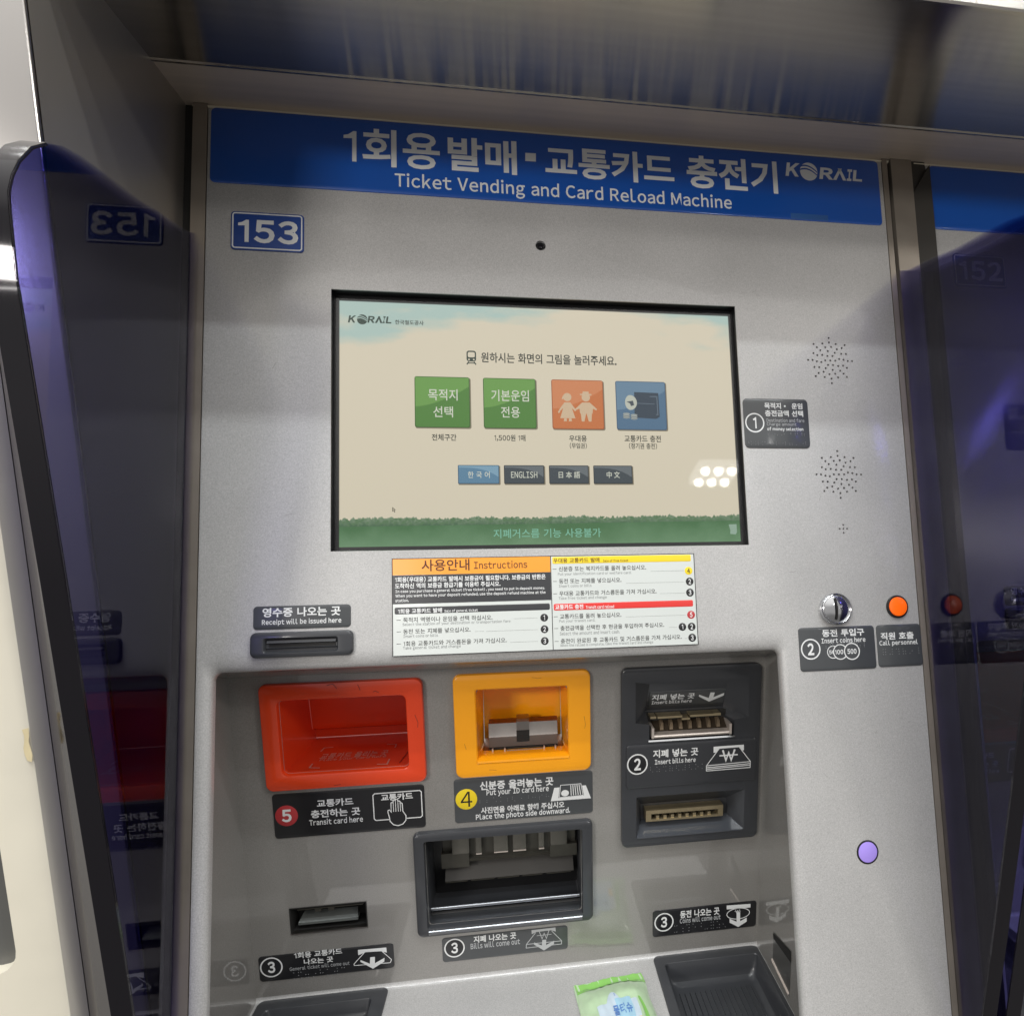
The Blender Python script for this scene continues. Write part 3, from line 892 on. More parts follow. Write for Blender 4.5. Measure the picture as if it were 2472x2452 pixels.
small = [(x, s, 0.00105) for L in spk for x, s in L] + [(x, s, 0.0009) for x, s in mic]
holes += [oct_(x, s, r) for x, s, r in small]
CAMH = (-0.0310, 0.2746)
holes.append(oct_(*CAMH, 0.0046, 24))
pw = MB()
EDGE = (-0.3088, 0.3088, -0.66, 0.3825)
e = 0.0015
pw.loft([[FP(x, s, -0.02) for x, s in rect4(*EDGE)], [FP(x, s, -e) for x, s in rect4(*EDGE)], [FP(x, s, -0.3 * e) for x, s in rect4(*grow(EDGE, -0.3 * e))],
         [FP(x, s, 0) for x, s in rect4(*grow(EDGE, -e))]])
pw.fill(FP, [rect4(*grow(EDGE, -e))] + holes, 0)
rows = []
for i in range(8):                              # rolled lip round the recess mouth
    a = math.radians(89.9 * i / 7)
    rows.append([FP(x, s, -RAD + RAD * math.cos(a) ** 0.9) for x, s in rr(*lip(1 - math.sin(a)), 0.012 - 0.0055 * math.sin(a), 6)])
rows.append([FP(x, s, -RAD - 0.003) for x, s in rr(*OPEN, 0.0065, 6)])
pw.loft(rows)
pw.loft([[FP(x, s, 0) for x, s in rect4(*SCR)], [FP(x, s, -0.0012) for x, s in rect4(*SCR)]])
for x, s, r in small + [(*CAMH, 0.0046)]:
    k = 24 if r > 0.003 else 8
    pw.loft([[FP(a, b_, 0) for a, b_ in oct_(x, s, r, k)], [FP(a, b_, -0.002) for a, b_ in oct_(x, s, r, k)]])
obj('front_panel', pw, 'paint', root, sharp=40)
for L in spk:
    obj('speaker', MB().disc(FP, L[0][0], L[0][1], 0.028, -0.006, -0.0030, 24), 'black', root)
obj('microphone', MB().disc(FP, mic[0][0], mic[0][1], 0.008, -0.006, -0.0030, 20), 'black', root)
lens = obj('camera_eye', MB().disc(FP, *CAMH, 0.0048, -0.006, -0.0022, 28), 'black', root)
obj('lens', MB().disc(FP, *CAMH, 0.0022, -0.0022, -0.0008, 24, 0.0008), M['acrylic_edge'], lens)
b = MB()
for x, s_, L_, a_ in ((0.1655, 0.2395, 0.0050, 0.5), (0.1690, 0.2380, 0.0030, -0.6), (0.2180, 0.0405, 0.0060, 1.2), (-0.2440, 0.0310, 0.0070, 0.2), (0.2560, -0.1720, 0.0035, 0.8), (0.2050, -0.2040, 0.0045, -0.9), (-0.2550, 0.1540, 0.0060, 1.1), (0.1840, -0.0250, 0.0070, 0.1)):
    b = MB()
    b.line(FP, [(x, s_), (x + L_ * math.cos(a_) * 0.5, s_ + L_ * math.sin(a_) * 0.55), (x + L_ * math.cos(a_), s_ + L_ * math.sin(a_))], 0.00035, 0.00008)
    obj('scuff', b, M['scuff'], root)
# stainless strips along the sides and the top edge
obj('shadow_gap', MB().box(FP, -0.3283, -0.3206, -0.66, 0.3862, -0.03, -0.004), 'gap', root)
for x0, x1 in ((-0.3205, -0.3092), (0.3092, 0.3148)):
    obj('side_strip', MB().box(FP, x0, x1, -0.66, 0.3862, -0.02, -0.0004), 'strip', root)
b = MB()
b.loft([[FP(x, 0.3829 + 0.0014 - 0.0014 * math.cos(a), -0.004 + 0.0036 * math.sin(a)) for a in [math.pi * i / 7 for i in range(8)]] for x in (-0.3212, 0.3170)], closed=False)
obj('top_trim', b, 'trim', root)

# ---- recess
BX0, BX1, BS1, BS0 = -0.3152, 0.1850, -0.1010, -0.4105
rec = MB()
holesR = []
RED_IN = (-0.2737, -0.1633, -0.1900, -0.1216)
YEL_IN = (-0.1002, -0.0145, -0.1899, -0.1203)
BOUT_IN = (-0.1530, -0.0026, -0.3500, -0.2626)
TSLOT = (-0.2784, -0.2107, -0.3447, -0.3205)
FUN1 = (0.0511, 0.1658, -0.1785, -0.1200)
FUN2 = (0.0520, 0.1640, -0.2762, -0.2342)
for q in (RED_IN, YEL_IN, BOUT_IN, FUN1, FUN2):
    holesR.append(rr(*grow(q, -0.0004), 0.004, 3))
holesR.append(rect4(*TSLOT))
rec.fill(FR, [rect4(BX0, BX1, BS0 + 0.004, BS1)] + holesR, 0.0)
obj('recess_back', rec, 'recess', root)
for side, (xo, xb) in (('l', (OPEN[0], BX0)), ('r', (OPEN[1], BX1))):
    b = MB()
    # the cheek stands a little outside the mouth; a return flange joins it to the rolled lip
    d0 = -RAD - 0.0025
    b.face([V(xb, BS1 + 0.004, d0), V(xb, OPEN[2] - 0.02, d0), V(xb, OPEN[2] - 0.02, -0.20), FR(xb, BS1 + 0.004, -0.01)])
    b.face([V(xo, OPEN[3] - 0.002, d0), V(xo, OPEN[2], d0), V(xb, OPEN[2] - 0.02, d0), V(xb, BS1 + 0.004, d0)])
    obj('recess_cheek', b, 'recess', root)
b = MB().face([V(BX0, OPEN[3] - 0.0001, -RAD - 0.0025), V(BX1, OPEN[3] - 0.0001, -RAD - 0.0025), FR(BX1, BS1, 0), FR(BX0, BS1, 0)])
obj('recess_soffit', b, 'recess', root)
# ---- shelf
CT = (0.0705, 0.1840, 0.0012, 0.128)
CT_IN = (0.0800, 0.1800, 0.0130, 0.118)
LT = (-0.3125, -0.1935, 0.0012, 0.128)
LT_IN = (-0.3030, -0.2065, 0.0132, 0.118)
sh = MB()
rows = []
for i in range(6):                              # soft fillet where the rear plate turns into the shelf
    a = math.radians(90 * i / 5)
    r = 0.004
    rows.append([FR(x, BS0 + 0.004 - r * math.sin(a), r * (1 - math.cos(a))) for x in (BX0, BX1)])
sh.loft(rows, closed=False)
t0 = 0.004
sh.fill(FS, [[(BX0, t0), (BX1, t0), (BX1, 0.134), (OPEN[1] - 0.002, 0.136), (OPEN[1] - 0.002, 0.17), (OPEN[0] + 0.002, 0.17), (OPEN[0] + 0.002, 0.136), (BX0, 0.134)],
             rr(*grow(CT_IN, -0.0006), 0.004, 4), rr(*grow(LT_IN, -0.0006), 0.004, 4)], 0.0)
obj('shelf', sh, 'paint', root)

# ---- blue sign across the top
sign = obj('sign_band', MB().plate(FP, (-0.3058, 0.3039, 0.3147, 0.3820), 0.004, 0.0, 0.0007), 'blue', root)
H = 0.0007 + PRINT
b = texts(MB(), FP, words('band', {'w', 'w2', 'l'}), H)
b.face([FP(*q, H) for q in marks('band', 'sq')[0][1]])
obj('lettering', b, 'white', sign)
b = MB()
for it in words('band', {'k'}):
    if it[0] != 'Λ':
        text(b, FP, *it[:5], H, 0.045, 0.16)
for it in marks('band', 'Λ'):
    x0, x1, s0, s1 = it[1:5]
    w = 0.0036
    for u0, u1 in ((x0, x0 + 0.52 * (x1 - x0)), (x1 - w, x0 + 0.42 * (x1 - x0))):
        b.face([FP(u0, s0, H), FP(u0 + w, s0, H), FP(u1 + w * 0.8, s1, H), FP(u1, s1, H)])
def globe(b, F, x, s, r, h):
    n = 24
    for lo, hi in ((-1.0, -0.02), (0.14, 0.34), (0.50, 1.0)):   # a ball cut by two sweeping bands
        up, dn = [], []
        for i in range(n + 1):
            u = -1 + 2 * i / n
            y = math.sqrt(max(0, 1 - u * u))
            f = lambda v: max(-y, min(y, v + 0.38 * (1 - u * u) - 0.30 * u - 0.2 if abs(v) < 0.99 else v * 2))
            up.append(F(x + u * r * 0.98, s + f(hi) * r, h))
            dn.append(F(x + u * r * 0.98, s + f(lo) * r, h))
        b.loft([dn, up], closed=False)
    return b
globe(b, FP, 0.2305, 0.3652, 0.0093, H)
obj('logo', b, 'white', sign)
q = marks('band', 'patch')[0]
obj('clear_tape', MB().plate(FP, (q[1], q[2], q[3], q[4]), 0.0003, 0.0007, 0.0010), mat('tape_film', (0.03, 0.10, 0.30), 0.3), sign)

# ---- number plate
NP = (-0.2886, -0.2311, 0.2560, 0.2898)
def number_plate(parent, digits, dx=0.0):
    P_ = obj('number_plate', MB().plate(FP, NP, 0.003, 0.0, 0.0009), 'plate_blue', parent)
    b = MB()
    text(b, FP, digits, -0.2829, -0.2354, 0.2624, 0.2832, 0.0009 + PRINT, 0.032)
    obj('digits', b, 'white', P_)
    g = grow(NP, -0.0016)
    obj('border_line', MB().line(FP, rr(*g, 0.0020), 0.0011, 0.0009 + PRINT, True), 'white', P_)
    return P_
plate153 = number_plate(root, '153')

# ---- dark guide labels
def guide(rect, r, F=FP, key=None, film='label', h1=0.0007):
    return obj('guide_label', MB().plate(F, rect, r, 0.0, h1, 0.0003), film, root)
L1 = guide((0.1497, 0.2127, 0.0900, 0.1367), 0.004)
obj('lettering', texts(MB(), FP, words('lab1', {'w', 'm'}), H), 'white', L1)
obj('small_lettering', texts(MB(), FP, words('lab1', {'t'}), H), 'dim_white', L1)
obj('number_badge', badge(MB(), FP, 0.1600, 0.1136, 0.0092, '1', H), 'white', L1)
def braille(F, key, parent, h):
    b = MB()
    for it in marks(key, 'braille'):
        dots(b, F, *it[1:5], h)
    obj('braille', b, 'braille', parent)
braille(FP, 'lab1', L1, H - PRINT)
L2 = guide((0.1890, 0.2621, -0.1143, -0.0753), 0.003)
obj('lettering', texts(MB(), FP, words('lab2', {'w', 'm'}), H), 'white', L2)
obj('number_badge', badge(MB(), FP, 0.1996, -0.0946, 0.0093, '2', H), 'white', L2)
b, c_ = MB(), MB()
for i, (val, x, s, r) in enumerate((('50', 0.2208, -0.0980, 0.0058), ('100', 0.2277, -0.0981, 0.0070), ('500', 0.2389, -0.0980, 0.0077))):
    hh = H + i * 0.00004
    if i:
        c_.disc(FP, x, s, r, hh - 0.00002, hh - 0.00001, 36, 0.000001)
    b.ring(FP, x, s, r * 0.87, r, hh)
    w = r * (1.15 if len(val) == 3 else 0.95)
    xc = x - (0.0012 if i < 2 else 0)
    text(b, FP, val, xc - w / 2, xc + w / 2, s - r * 0.30, s + r * 0.30, hh, 0.03)
obj('coin_outlines', b, 'white', L2)
obj('coin_faces', c_, 'label', L2)
braille(FP, 'lab2', L2, H - PRINT)
L3 = guide((0.2643, 0.3086 - 0.0004, -0.1135, -0.0753), 0.003)
obj('lettering', texts(MB(), FP, words('call', {'w', 'm'}), H), 'white', L3)
braille(FP, 'call', L3, H - PRINT)
L4 = guide((-0.2670, -0.1933, -0.0612, -0.0426), 0.003)
obj('lettering', texts(MB(), FP, words('rlab', {'w', 'm'}), H), 'white', L4)

# ---- receipt mouth
rs = MB()
RS = (-0.2683, -0.1912, -0.0836, -0.0635)
WELL = (-0.2584, -0.2020, -0.0802, -0.0682)
rs.plate(FP, RS, 0.0045, 0.0, 0.0040, 0.0016, holes=[rr(*WELL, 0.0022, 4)])
rs.loft([[FP(x, s, 0.0040) for x, s in rr(*WELL, 0.0022, 4)], [FP(x, s, 0.0030) for x, s in rr(*grow(WELL, -0.0009), 0.002, 4)],
         [FP(x, s, 0.0004) for x, s in rr(*grow(WELL, -0.0014), 0.002, 4)]])
RS_o = obj('receipt_slot', rs, 'plastic', root)
b = MB().loft([[FP(x, s, h) for s, h in ((-0.0795, 0.0006), (-0.0770, 0.0009), (-0.0762, 0.0022), (-0.0757, 0.0006))] for x in (-0.2568, -0.2036)], closed=False)
b.face([FP(x, s, 0.0005) for x, s in rect4(-0.2570, -0.2034, -0.0790, -0.0694)])
b.loft([[FP(x, s, h) for s, h in ((-0.0729, 0.0006), (-0.0722, 0.0024), (-0.0700, 0.0018), (-0.0695, 0.0005))] for x in (-0.2562, -0.2042)], closed=False)
obj('guide_lip', b, 'plastic', RS_o)
obj('slit', MB().box(FP, -0.2550, -0.2048, -0.0757, -0.0730, 0.0005, 0.0008), 'gap', RS_o)

# ---- coin slot, buttons, sticker
cs = MB()
cx, csn = 0.2249, -0.0594
Lq = lambda r, h: [FP(cx + r * math.cos(2 * math.pi * i / 48), csn + r * math.sin(2 * math.pi * i / 48), h) for i in range(48)]
cs.loft([Lq(0.0144, 0), Lq(0.0144, 0.0042), Lq(0.0140, 0.0056), Lq(0.0130, 0.0061), Lq(0.0124, 0.0057), Lq(0.0121, 0.0048), Lq(0.0116, 0.0050), Lq(0.0080, 0.0066), Lq(0.004, 0.0074)], False, True)
coin = obj('coin_slot', cs, 'chrome', root, 50)
b = MB().loft([[FP(cx - 0.0022 + 0.0006 * math.cos(t) + dx, csn + 0.0100 * math.sin(t), 0.0088 - 0.0020 * math.sin(t) ** 2) for dx in (-0.0009, 0.0009)] for t in [math.radians(-85 + 170 * i / 12) for i in range(13)]], closed=False)
obj('slit', b, 'gap', coin)
bt = obj('call_button', MB().disc(FP, 0.2867, -0.0590, 0.0105, 0.0, 0.0022, 44, 0.0008), 'black', root)
obj('button_cap', MB().disc(FP, 0.2867, -0.0590, 0.0088, 0.0022, 0.0034, 44, 0.0010), 'button_orange', bt)
st = obj('round_sticker', MB().disc(FP, 0.2403, -0.2739, 0.0103, 0.0, 0.0004, 44), 'black', root)
obj('sticker_face', MB().disc(FP, 0.2403, -0.2739, 0.0088, 0.0004, 0.0006, 44, 0.0001), 'sticker_purple', st)

# ---- instruction sheet
IN = (-0.1610, 0.0962, -0.0866, -0.0061)
sheet = obj('instruction_sheet', MB().plate(FP, IN, 0.0004, 0.0, 0.0005, 0.0002), 'paper', root)
h1, h2 = 0.0005 + PRINT, 0.0005 + 2 * PRINT
bars = {}
g = grow(IN, -0.0003)
b = MB().line(FP, rect4(*g), 0.0006, h1, True)
b.line(FP, [(-0.0305, -0.0064), (-0.0305, -0.0863)], 0.0006, h1)
for it in marks('inst', 'ln'):
    x0, x1, y = it[1][0][0], it[1][1][0], it[1][0][1]
    while x0 < x1:
        b.line(FP, [(x0, y), (min(x0 + 0.0004, x1), y)], 0.00022, h1)
        x0 += 0.00075
obj('ruled_lines', b, 'black_print', sheet)
ybars = MB().plate(FP, (-0.1604, -0.0309, -0.0200, -0.0065), 0.0001, 0.0005, h1, 0.00001)
obj('title_bar', ybars, 'orange_print', sheet)
b = MB().plate(FP, (-0.1604, -0.0309, -0.0439, -0.0201), 0.0001, 0.0005, h1, 0.00001)
b.plate(FP, (-0.1591, -0.0323, -0.0522, -0.0467), 0.0012, 0.0005, h1, 0.00001)
obj('notice_bar', b, 'dark_print', sheet)
obj('section_bar', MB().plate(FP, (-0.0290, 0.0931, -0.0131, -0.0072), 0.0010, 0.0005, h1, 0.00001), 'yellow_print', sheet)
obj('section_bar', MB().plate(FP, (-0.0290, 0.0931, -0.0530, -0.0474), 0.0012, 0.0005, h1, 0.00001), 'red_print', sheet)
sides = (lambda q: q[1] < -0.03, lambda q: q[1] >= -0.03)
for nm, kinds, hh, ink in (('title_lettering', {'br', 'brl'}, h2, 'brown_print'), ('step_lettering', {'d'}, h1, 'black_print'), ('small_lettering', {'g'}, h1, 'grey_print')):
    for pick in sides:
        obj(nm, texts(MB(), FP, [q for q in words('inst', kinds) if pick(q)], hh), ink, sheet)
wb = words('inst', {'wb'})
for grp in ([q for q in wb if q[1] < -0.03 and q[3] > -0.045], [q for q in wb if q[1] < -0.03 and q[3] <= -0.045], [q for q in wb if q[1] >= -0.03]):
    obj('bar_lettering', texts(MB(), FP, grp, h2), 'white', sheet)
for it in T['inst']:
    if len(it) == 6 and it[4] == 0:
        field, ink = {'dk': ('black_print', 'white'), 'yw': ('yellow_print', 'black_print'), 'rd': ('badge_red', 'white')}[it[5]]
        obj('step_badge', MB().disc(FP, it[1], it[2], it[3], 0.0005, h1, 28, 0.00001), field, sheet, extra=[(badge(MB(), FP, it[1], it[2], it[3], it[0], h2, 0, 1.25), ink)])

# ---- touch screen
ts = MB()
z0 = -0.0105
LIT = (-0.2052, 0.1442, 0.0054, 0.2210)
ts.fill(FP, [rect4(*grow(SCR, 0.0006)), rect4(*LIT)], -0.0085)
ts.loft([[FP(x, s, -0.0012) for x, s in rect4(*SCR)], [FP(x, s, -0.0085) for x, s in rect4(*SCR)]])
ts.loft([[FP(x, s, -0.0085) for x, s in rect4(*LIT)], [FP(x, s, -0.0102) for x, s in rect4(*LIT)]])
screen = obj('touchscreen', ts, 'black', root)
def disp_mat():
    m = bpy.data.materials.new('display_picture')
    m.use_nodes = True
    nt = m.node_tree
    nt.nodes.remove(nt.nodes['Principled BSDF'])
    L = nt.links.new
    uv = nt.nodes.new('ShaderNodeUVMap')
    sp = nt.nodes.new('ShaderNodeSeparateXYZ')
    L(uv.outputs[0], sp.inputs[0])
    def math_(op, a, b_=None, clamp=False):
        n = nt.nodes.new('ShaderNodeMath')
        n.operation = op
        n.use_clamp = clamp
        for i, q in enumerate((a, b_)):
            if q is None:
                continue
            if isinstance(q, (int, float)):
                n.inputs[i].default_value = q
            else:
                L(q, n.inputs[i])
        return n.outputs[0]
    mpn = nt.nodes.new('ShaderNodeMapping')
    mpn.inputs['Scale'].default_value = (4.5, 9.0, 1)
    L(uv.outputs[0], mpn.inputs[0])
    nz = nt.nodes.new('ShaderNodeTexNoise')
    nz.inputs['Scale'].default_value = 1.0
    nz.inputs['Detail'].default_value = 5
    L(mpn.outputs[0], nz.inputs['Vector'])
    u, v = sp.outputs[0], sp.outputs[1]
    # sky patches in the two upper corners with cloud-torn edges
    def corner(a, b_, c):                      # v + a*u - b, softened
        t = math_('ADD', math_('MULTIPLY', u, a), v)
        t = math_('SUBTRACT', t, b_)
        t = math_('ADD', t, math_('MULTIPLY', math_('SUBTRACT', nz.outputs[0], 0.5), 0.45))
        return math_('MULTIPLY', t, c, True)
    sky = math_('MAXIMUM', corner(-0.30, 0.80, 9.0), corner(0.42, 1.27, 9.0))
    mx = nt.nodes.new('ShaderNodeMix')
    mx.data_type = 'RGBA'
    mx.inputs[6].default_value = (0.62, 0.56, 0.43, 1)
    mx.inputs[7].default_value = (0.34, 0.49, 0.46, 1)
    L(math_('MULTIPLY', sky, 0.85), mx.inputs[0])
    e_ = nt.nodes.new('ShaderNodeEmission')
    L(mx.outputs[2], e_.inputs[0])
    e_.inputs[1].default_value = 1.0
    L(e_.outputs[0], nt.nodes['Material Output'].inputs['Surface'])
    return m
b = MB().face([FP(x, s, -0.0102) for x, s in ((LIT[0], LIT[2]), (LIT[1], LIT[2]), (LIT[1], LIT[3]), (LIT[0], LIT[3]))])
disp = obj('display', b, disp_mat(), screen, recalc=False)
uvl = disp.data.uv_layers.new(name='UVMap')
for i, q in enumerate(((0, 0), (1, 0), (1, 1), (0, 1))):
    uvl.data[i].uv = q
def pic(name, mb, col, s=0.9):
    return obj(name, mb, emitter('display_' + name, col, s), screen)
def haze_mat(name, low, high, sc):              # a soft picture tone: low at the bottom, high at the top, broken up by noise
    m = emitter(name, low, 0.95)
    nt = m.node_tree
    t = nt.nodes.new('ShaderNodeTexCoord')
    sp = nt.nodes.new('ShaderNodeSeparateXYZ')
    nt.links.new(t.outputs['Generated'], sp.inputs[0])
    n = nt.nodes.new('ShaderNodeTexNoise')
    n.inputs['Scale'].default_value = sc
    n.inputs['Detail'].default_value = 4
    nt.links.new(t.outputs['Object'], n.inputs['Vector'])
    a = nt.nodes.new('ShaderNodeMath')
    a.operation = 'MULTIPLY_ADD'
    nt.links.new(n.outputs[0], a.inputs[0])
    a.inputs[1].default_value = 1.4
    a.inputs[2].default_value = -0.7
    b_ = nt.nodes.new('ShaderNodeMath')
    b_.operation = 'ADD'
    b_.use_clamp = True
    nt.links.new(a.outputs[0], b_.inputs[0])
    nt.links.new(sp.outputs['Z'], b_.inputs[1])
    mx = nt.nodes.new('ShaderNodeMix')
    mx.data_type = 'RGBA'
    mx.inputs[6].default_value, mx.inputs[7].default_value = (*low, 1), (*high, 1)
    nt.links.new(b_.outputs[0], mx.inputs[0])
    nt.links.new(mx.outputs[2], nt.nodes['Emission'].inputs[0])
    return m
hz = lambda k: -0.0102 + 0.00012 * k
GR = 0.0238
b = MB().face([FP(x, s, hz(1)) for x, s in ((LIT[0], LIT[2]), (LIT[1], LIT[2]), (LIT[1], GR + 0.0015), (LIT[0], GR - 0.0008))])
obj('meadow', b, haze_mat('display_meadow', (0.15, 0.27, 0.15), (0.075, 0.17, 0.075), 40), screen)
up = []
n = 700
tt = 0.0
for i in range(n + 1):
    tt = 0.62 * tt + random.uniform(0, 1) * 0.38
    x = LIT[0] + (LIT[1] - LIT[0]) * i / n
    up.append((x, GR + 0.0030 + 0.0046 * tt + 0.0012 * math.sin(i * 0.02) ** 2))
b = MB().loft([[FP(x, GR - 0.0010 + 0.0022 * (x - LIT[0]) / 0.35, hz(2)) for x, s in up], [FP(x, s, hz(2)) for x, s in up]], closed=False)
obj('tree_line', b, haze_mat('display_tree_line', (0.075, 0.145, 0.08), (0.21, 0.29, 0.19), 420), screen)
b = MB()
for i in range(260):
    x = random.uniform(LIT[0] + 0.002, LIT[1] - 0.002)
    s = GR + random.uniform(0.0006, 0.0052) + 0.0012 * (x - LIT[0]) / 0.35
    r = random.uniform(0.0005, 0.0011)
    b.face([FP(x + r * math.cos(a) * 1.3, s + r * math.sin(a), hz(2.4)) for a in [math.pi * k / 3.5 for k in range(7)]])
pic('tree_highlights', b, (0.11, 0.20, 0.10))
BT = {'green': ((0.085, 0.225, 0.045), (0.15, 0.33, 0.075), (0.045, 0.13, 0.025)), 'orange': ((0.56, 0.175, 0.055), (0.62, 0.235, 0.10), (0.36, 0.10, 0.03)),
      'blue': ((0.085, 0.165, 0.26), (0.14, 0.235, 0.33), (0.05, 0.10, 0.17)), 'slate': ((0.060, 0.075, 0.085), (0.14, 0.16, 0.17), (0.03, 0.04, 0.045)),
      'sky': ((0.115, 0.235, 0.345), (0.21, 0.36, 0.47), (0.06, 0.13, 0.20))}
_em = {}
def pe(k, i):
    if (k, i) not in _em:
        _em[(k, i)] = emitter('display_%s_%d' % (k, i), BT[k][i], 0.9)
    return _em[(k, i)]
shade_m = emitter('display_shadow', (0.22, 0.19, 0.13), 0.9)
def screen_button(name, q, r, kind, diag):
    x0, x1, s0, s1 = q
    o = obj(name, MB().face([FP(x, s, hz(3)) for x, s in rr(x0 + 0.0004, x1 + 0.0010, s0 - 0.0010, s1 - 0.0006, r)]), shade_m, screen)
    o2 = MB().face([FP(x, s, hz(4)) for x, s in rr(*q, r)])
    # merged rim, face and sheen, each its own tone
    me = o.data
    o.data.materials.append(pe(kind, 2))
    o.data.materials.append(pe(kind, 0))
    o.data.materials.append(pe(kind, 1))
    inner = grow(q, -0.0007)
    k = diag
    ix0, ix1, is0, is1 = inner
    w, hgt = ix1 - ix0, is1 - is0
    if diag == 'corner':
        sheen = [(ix0, is1), (ix0, is0 + 0.42 * hgt)]
        for i in range(9):
            t = i / 8
            sheen.append((ix0 + w * t, is0 + hgt * (0.40 + 0.42 * t ** 1.6)))
        sheen += [(ix1, is1)]
    else:
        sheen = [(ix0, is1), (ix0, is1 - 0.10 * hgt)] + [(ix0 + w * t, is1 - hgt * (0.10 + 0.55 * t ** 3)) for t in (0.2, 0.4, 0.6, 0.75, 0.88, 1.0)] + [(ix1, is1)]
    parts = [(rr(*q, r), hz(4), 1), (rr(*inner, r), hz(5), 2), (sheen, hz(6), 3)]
    vs = [tuple(v.co) for v in me.vertices]
    fs = [tuple(p.vertices) for p in me.polygons]
    mi = [0] * len(fs)
    for pts, h, k in parts:
        i0 = len(vs)
        vs += [tuple(FP(x, s, h)) for x, s in pts]
        fs.append(tuple(range(i0, i0 + len(pts))))
        mi.append(k)
    me.clear_geometry()
    me.from_pydata(vs, [], fs)
    me.polygons.foreach_set('material_index', mi)
    return o
def Qr(k):
    return marks('screen', k)[0][1:5]
for k, kind in (('b1', 'green'), ('b2', 'green'), ('b3', 'orange'), ('b4', 'blue')):
    x0, x1, s0, s1 = Qr(k)
    screen_button('menu_button', (x0, x1, 0.1092, 0.1548), 0.0018, kind, 'corner')
for k, kind in (('l1', 'sky'), ('l2', 'slate'), ('l3', 'slate'), ('l4', 'slate')):
    x0, x1, s0, s1 = Qr(k)
    screen_button('language_button', (x0, x1, 0.0594, 0.0760), 0.0008, kind, 'edge')
hp = hz(8)
bl_m = emitter('display_button_lettering', (0.62, 0.64, 0.54), 0.95)
wh = words('screen', {'wh'})
for grp in (wh[0:2], wh[2:4], wh[4:5], wh[5:6], wh[6:7], wh[7:8]):
    obj('button_lettering', texts(MB(), FP, grp, hp), bl_m, screen)
dl_m = emitter('display_dark_lettering', (0.040, 0.044, 0.034), 0.9)
dk = words('screen', {'dk'})
for grp in (dk[0:1], dk[1:2], dk[2:3], dk[3:4], dk[4:6], dk[6:8]):
    obj('dark_lettering', texts(MB(), FP, grp, hp), dl_m, screen)
pic('notice_lettering', texts(MB(), FP, words('screen', {'gn'}), hp), (0.22, 0.50, 0.36))
b = MB()
for it in words('screen', {'k'}):
    if it[0] != 'Λ':
        text(b, FP, *it[:5], hp, 0.045, 0.16)
for it in marks('screen', 'Λ'):
    x0, x1, s0, s1 = it[1:5]
    w = 0.0018
    for u0, u1 in ((x0, x0 + 0.5 * (x1 - x0)), (x1 - w, x0 + 0.42 * (x1 - x0))):
        b.face([FP(u0, s0, hp), FP(u0 + w, s0, hp), FP(u1 + w * 0.8, s1, hp), FP(u1, s1, hp)])
globe(b, FP, -0.1863, 0.2043, 0.0045, hp)
pic('logo', b, (0.045, 0.070, 0.055))
# train pictogram
x0, x1, s0, s1 = Qr('train')
w, hg = x1 - x0, s1 - s0
tr = lambda u, v: (x0 + u * w, s0 + v * hg)
b = MB()
b.fill(FP, [rr(x0 + .06 * w, x1 - .06 * w, s0 + .22 * hg, s1, 0.0022), rr(x0 + .18 * w, x1 - .18 * w, s0 + .52 * hg, s1 - .10 * hg, 0.0012),
            oct_(*tr(.28, .36), .0008), oct_(*tr(.72, .36), .0008)], hp)
b.line(FP, [tr(.26, .2), tr(.08, 0)], 0.0011, hp)
b.line(FP, [tr(.74, .2), tr(.92, 0)], 0.0011, hp)
b.line(FP, [tr(.2, .11), tr(.8, .11)], 0.0009, hp)
pic('train_pictogram', b, (0.045, 0.065, 0.050))
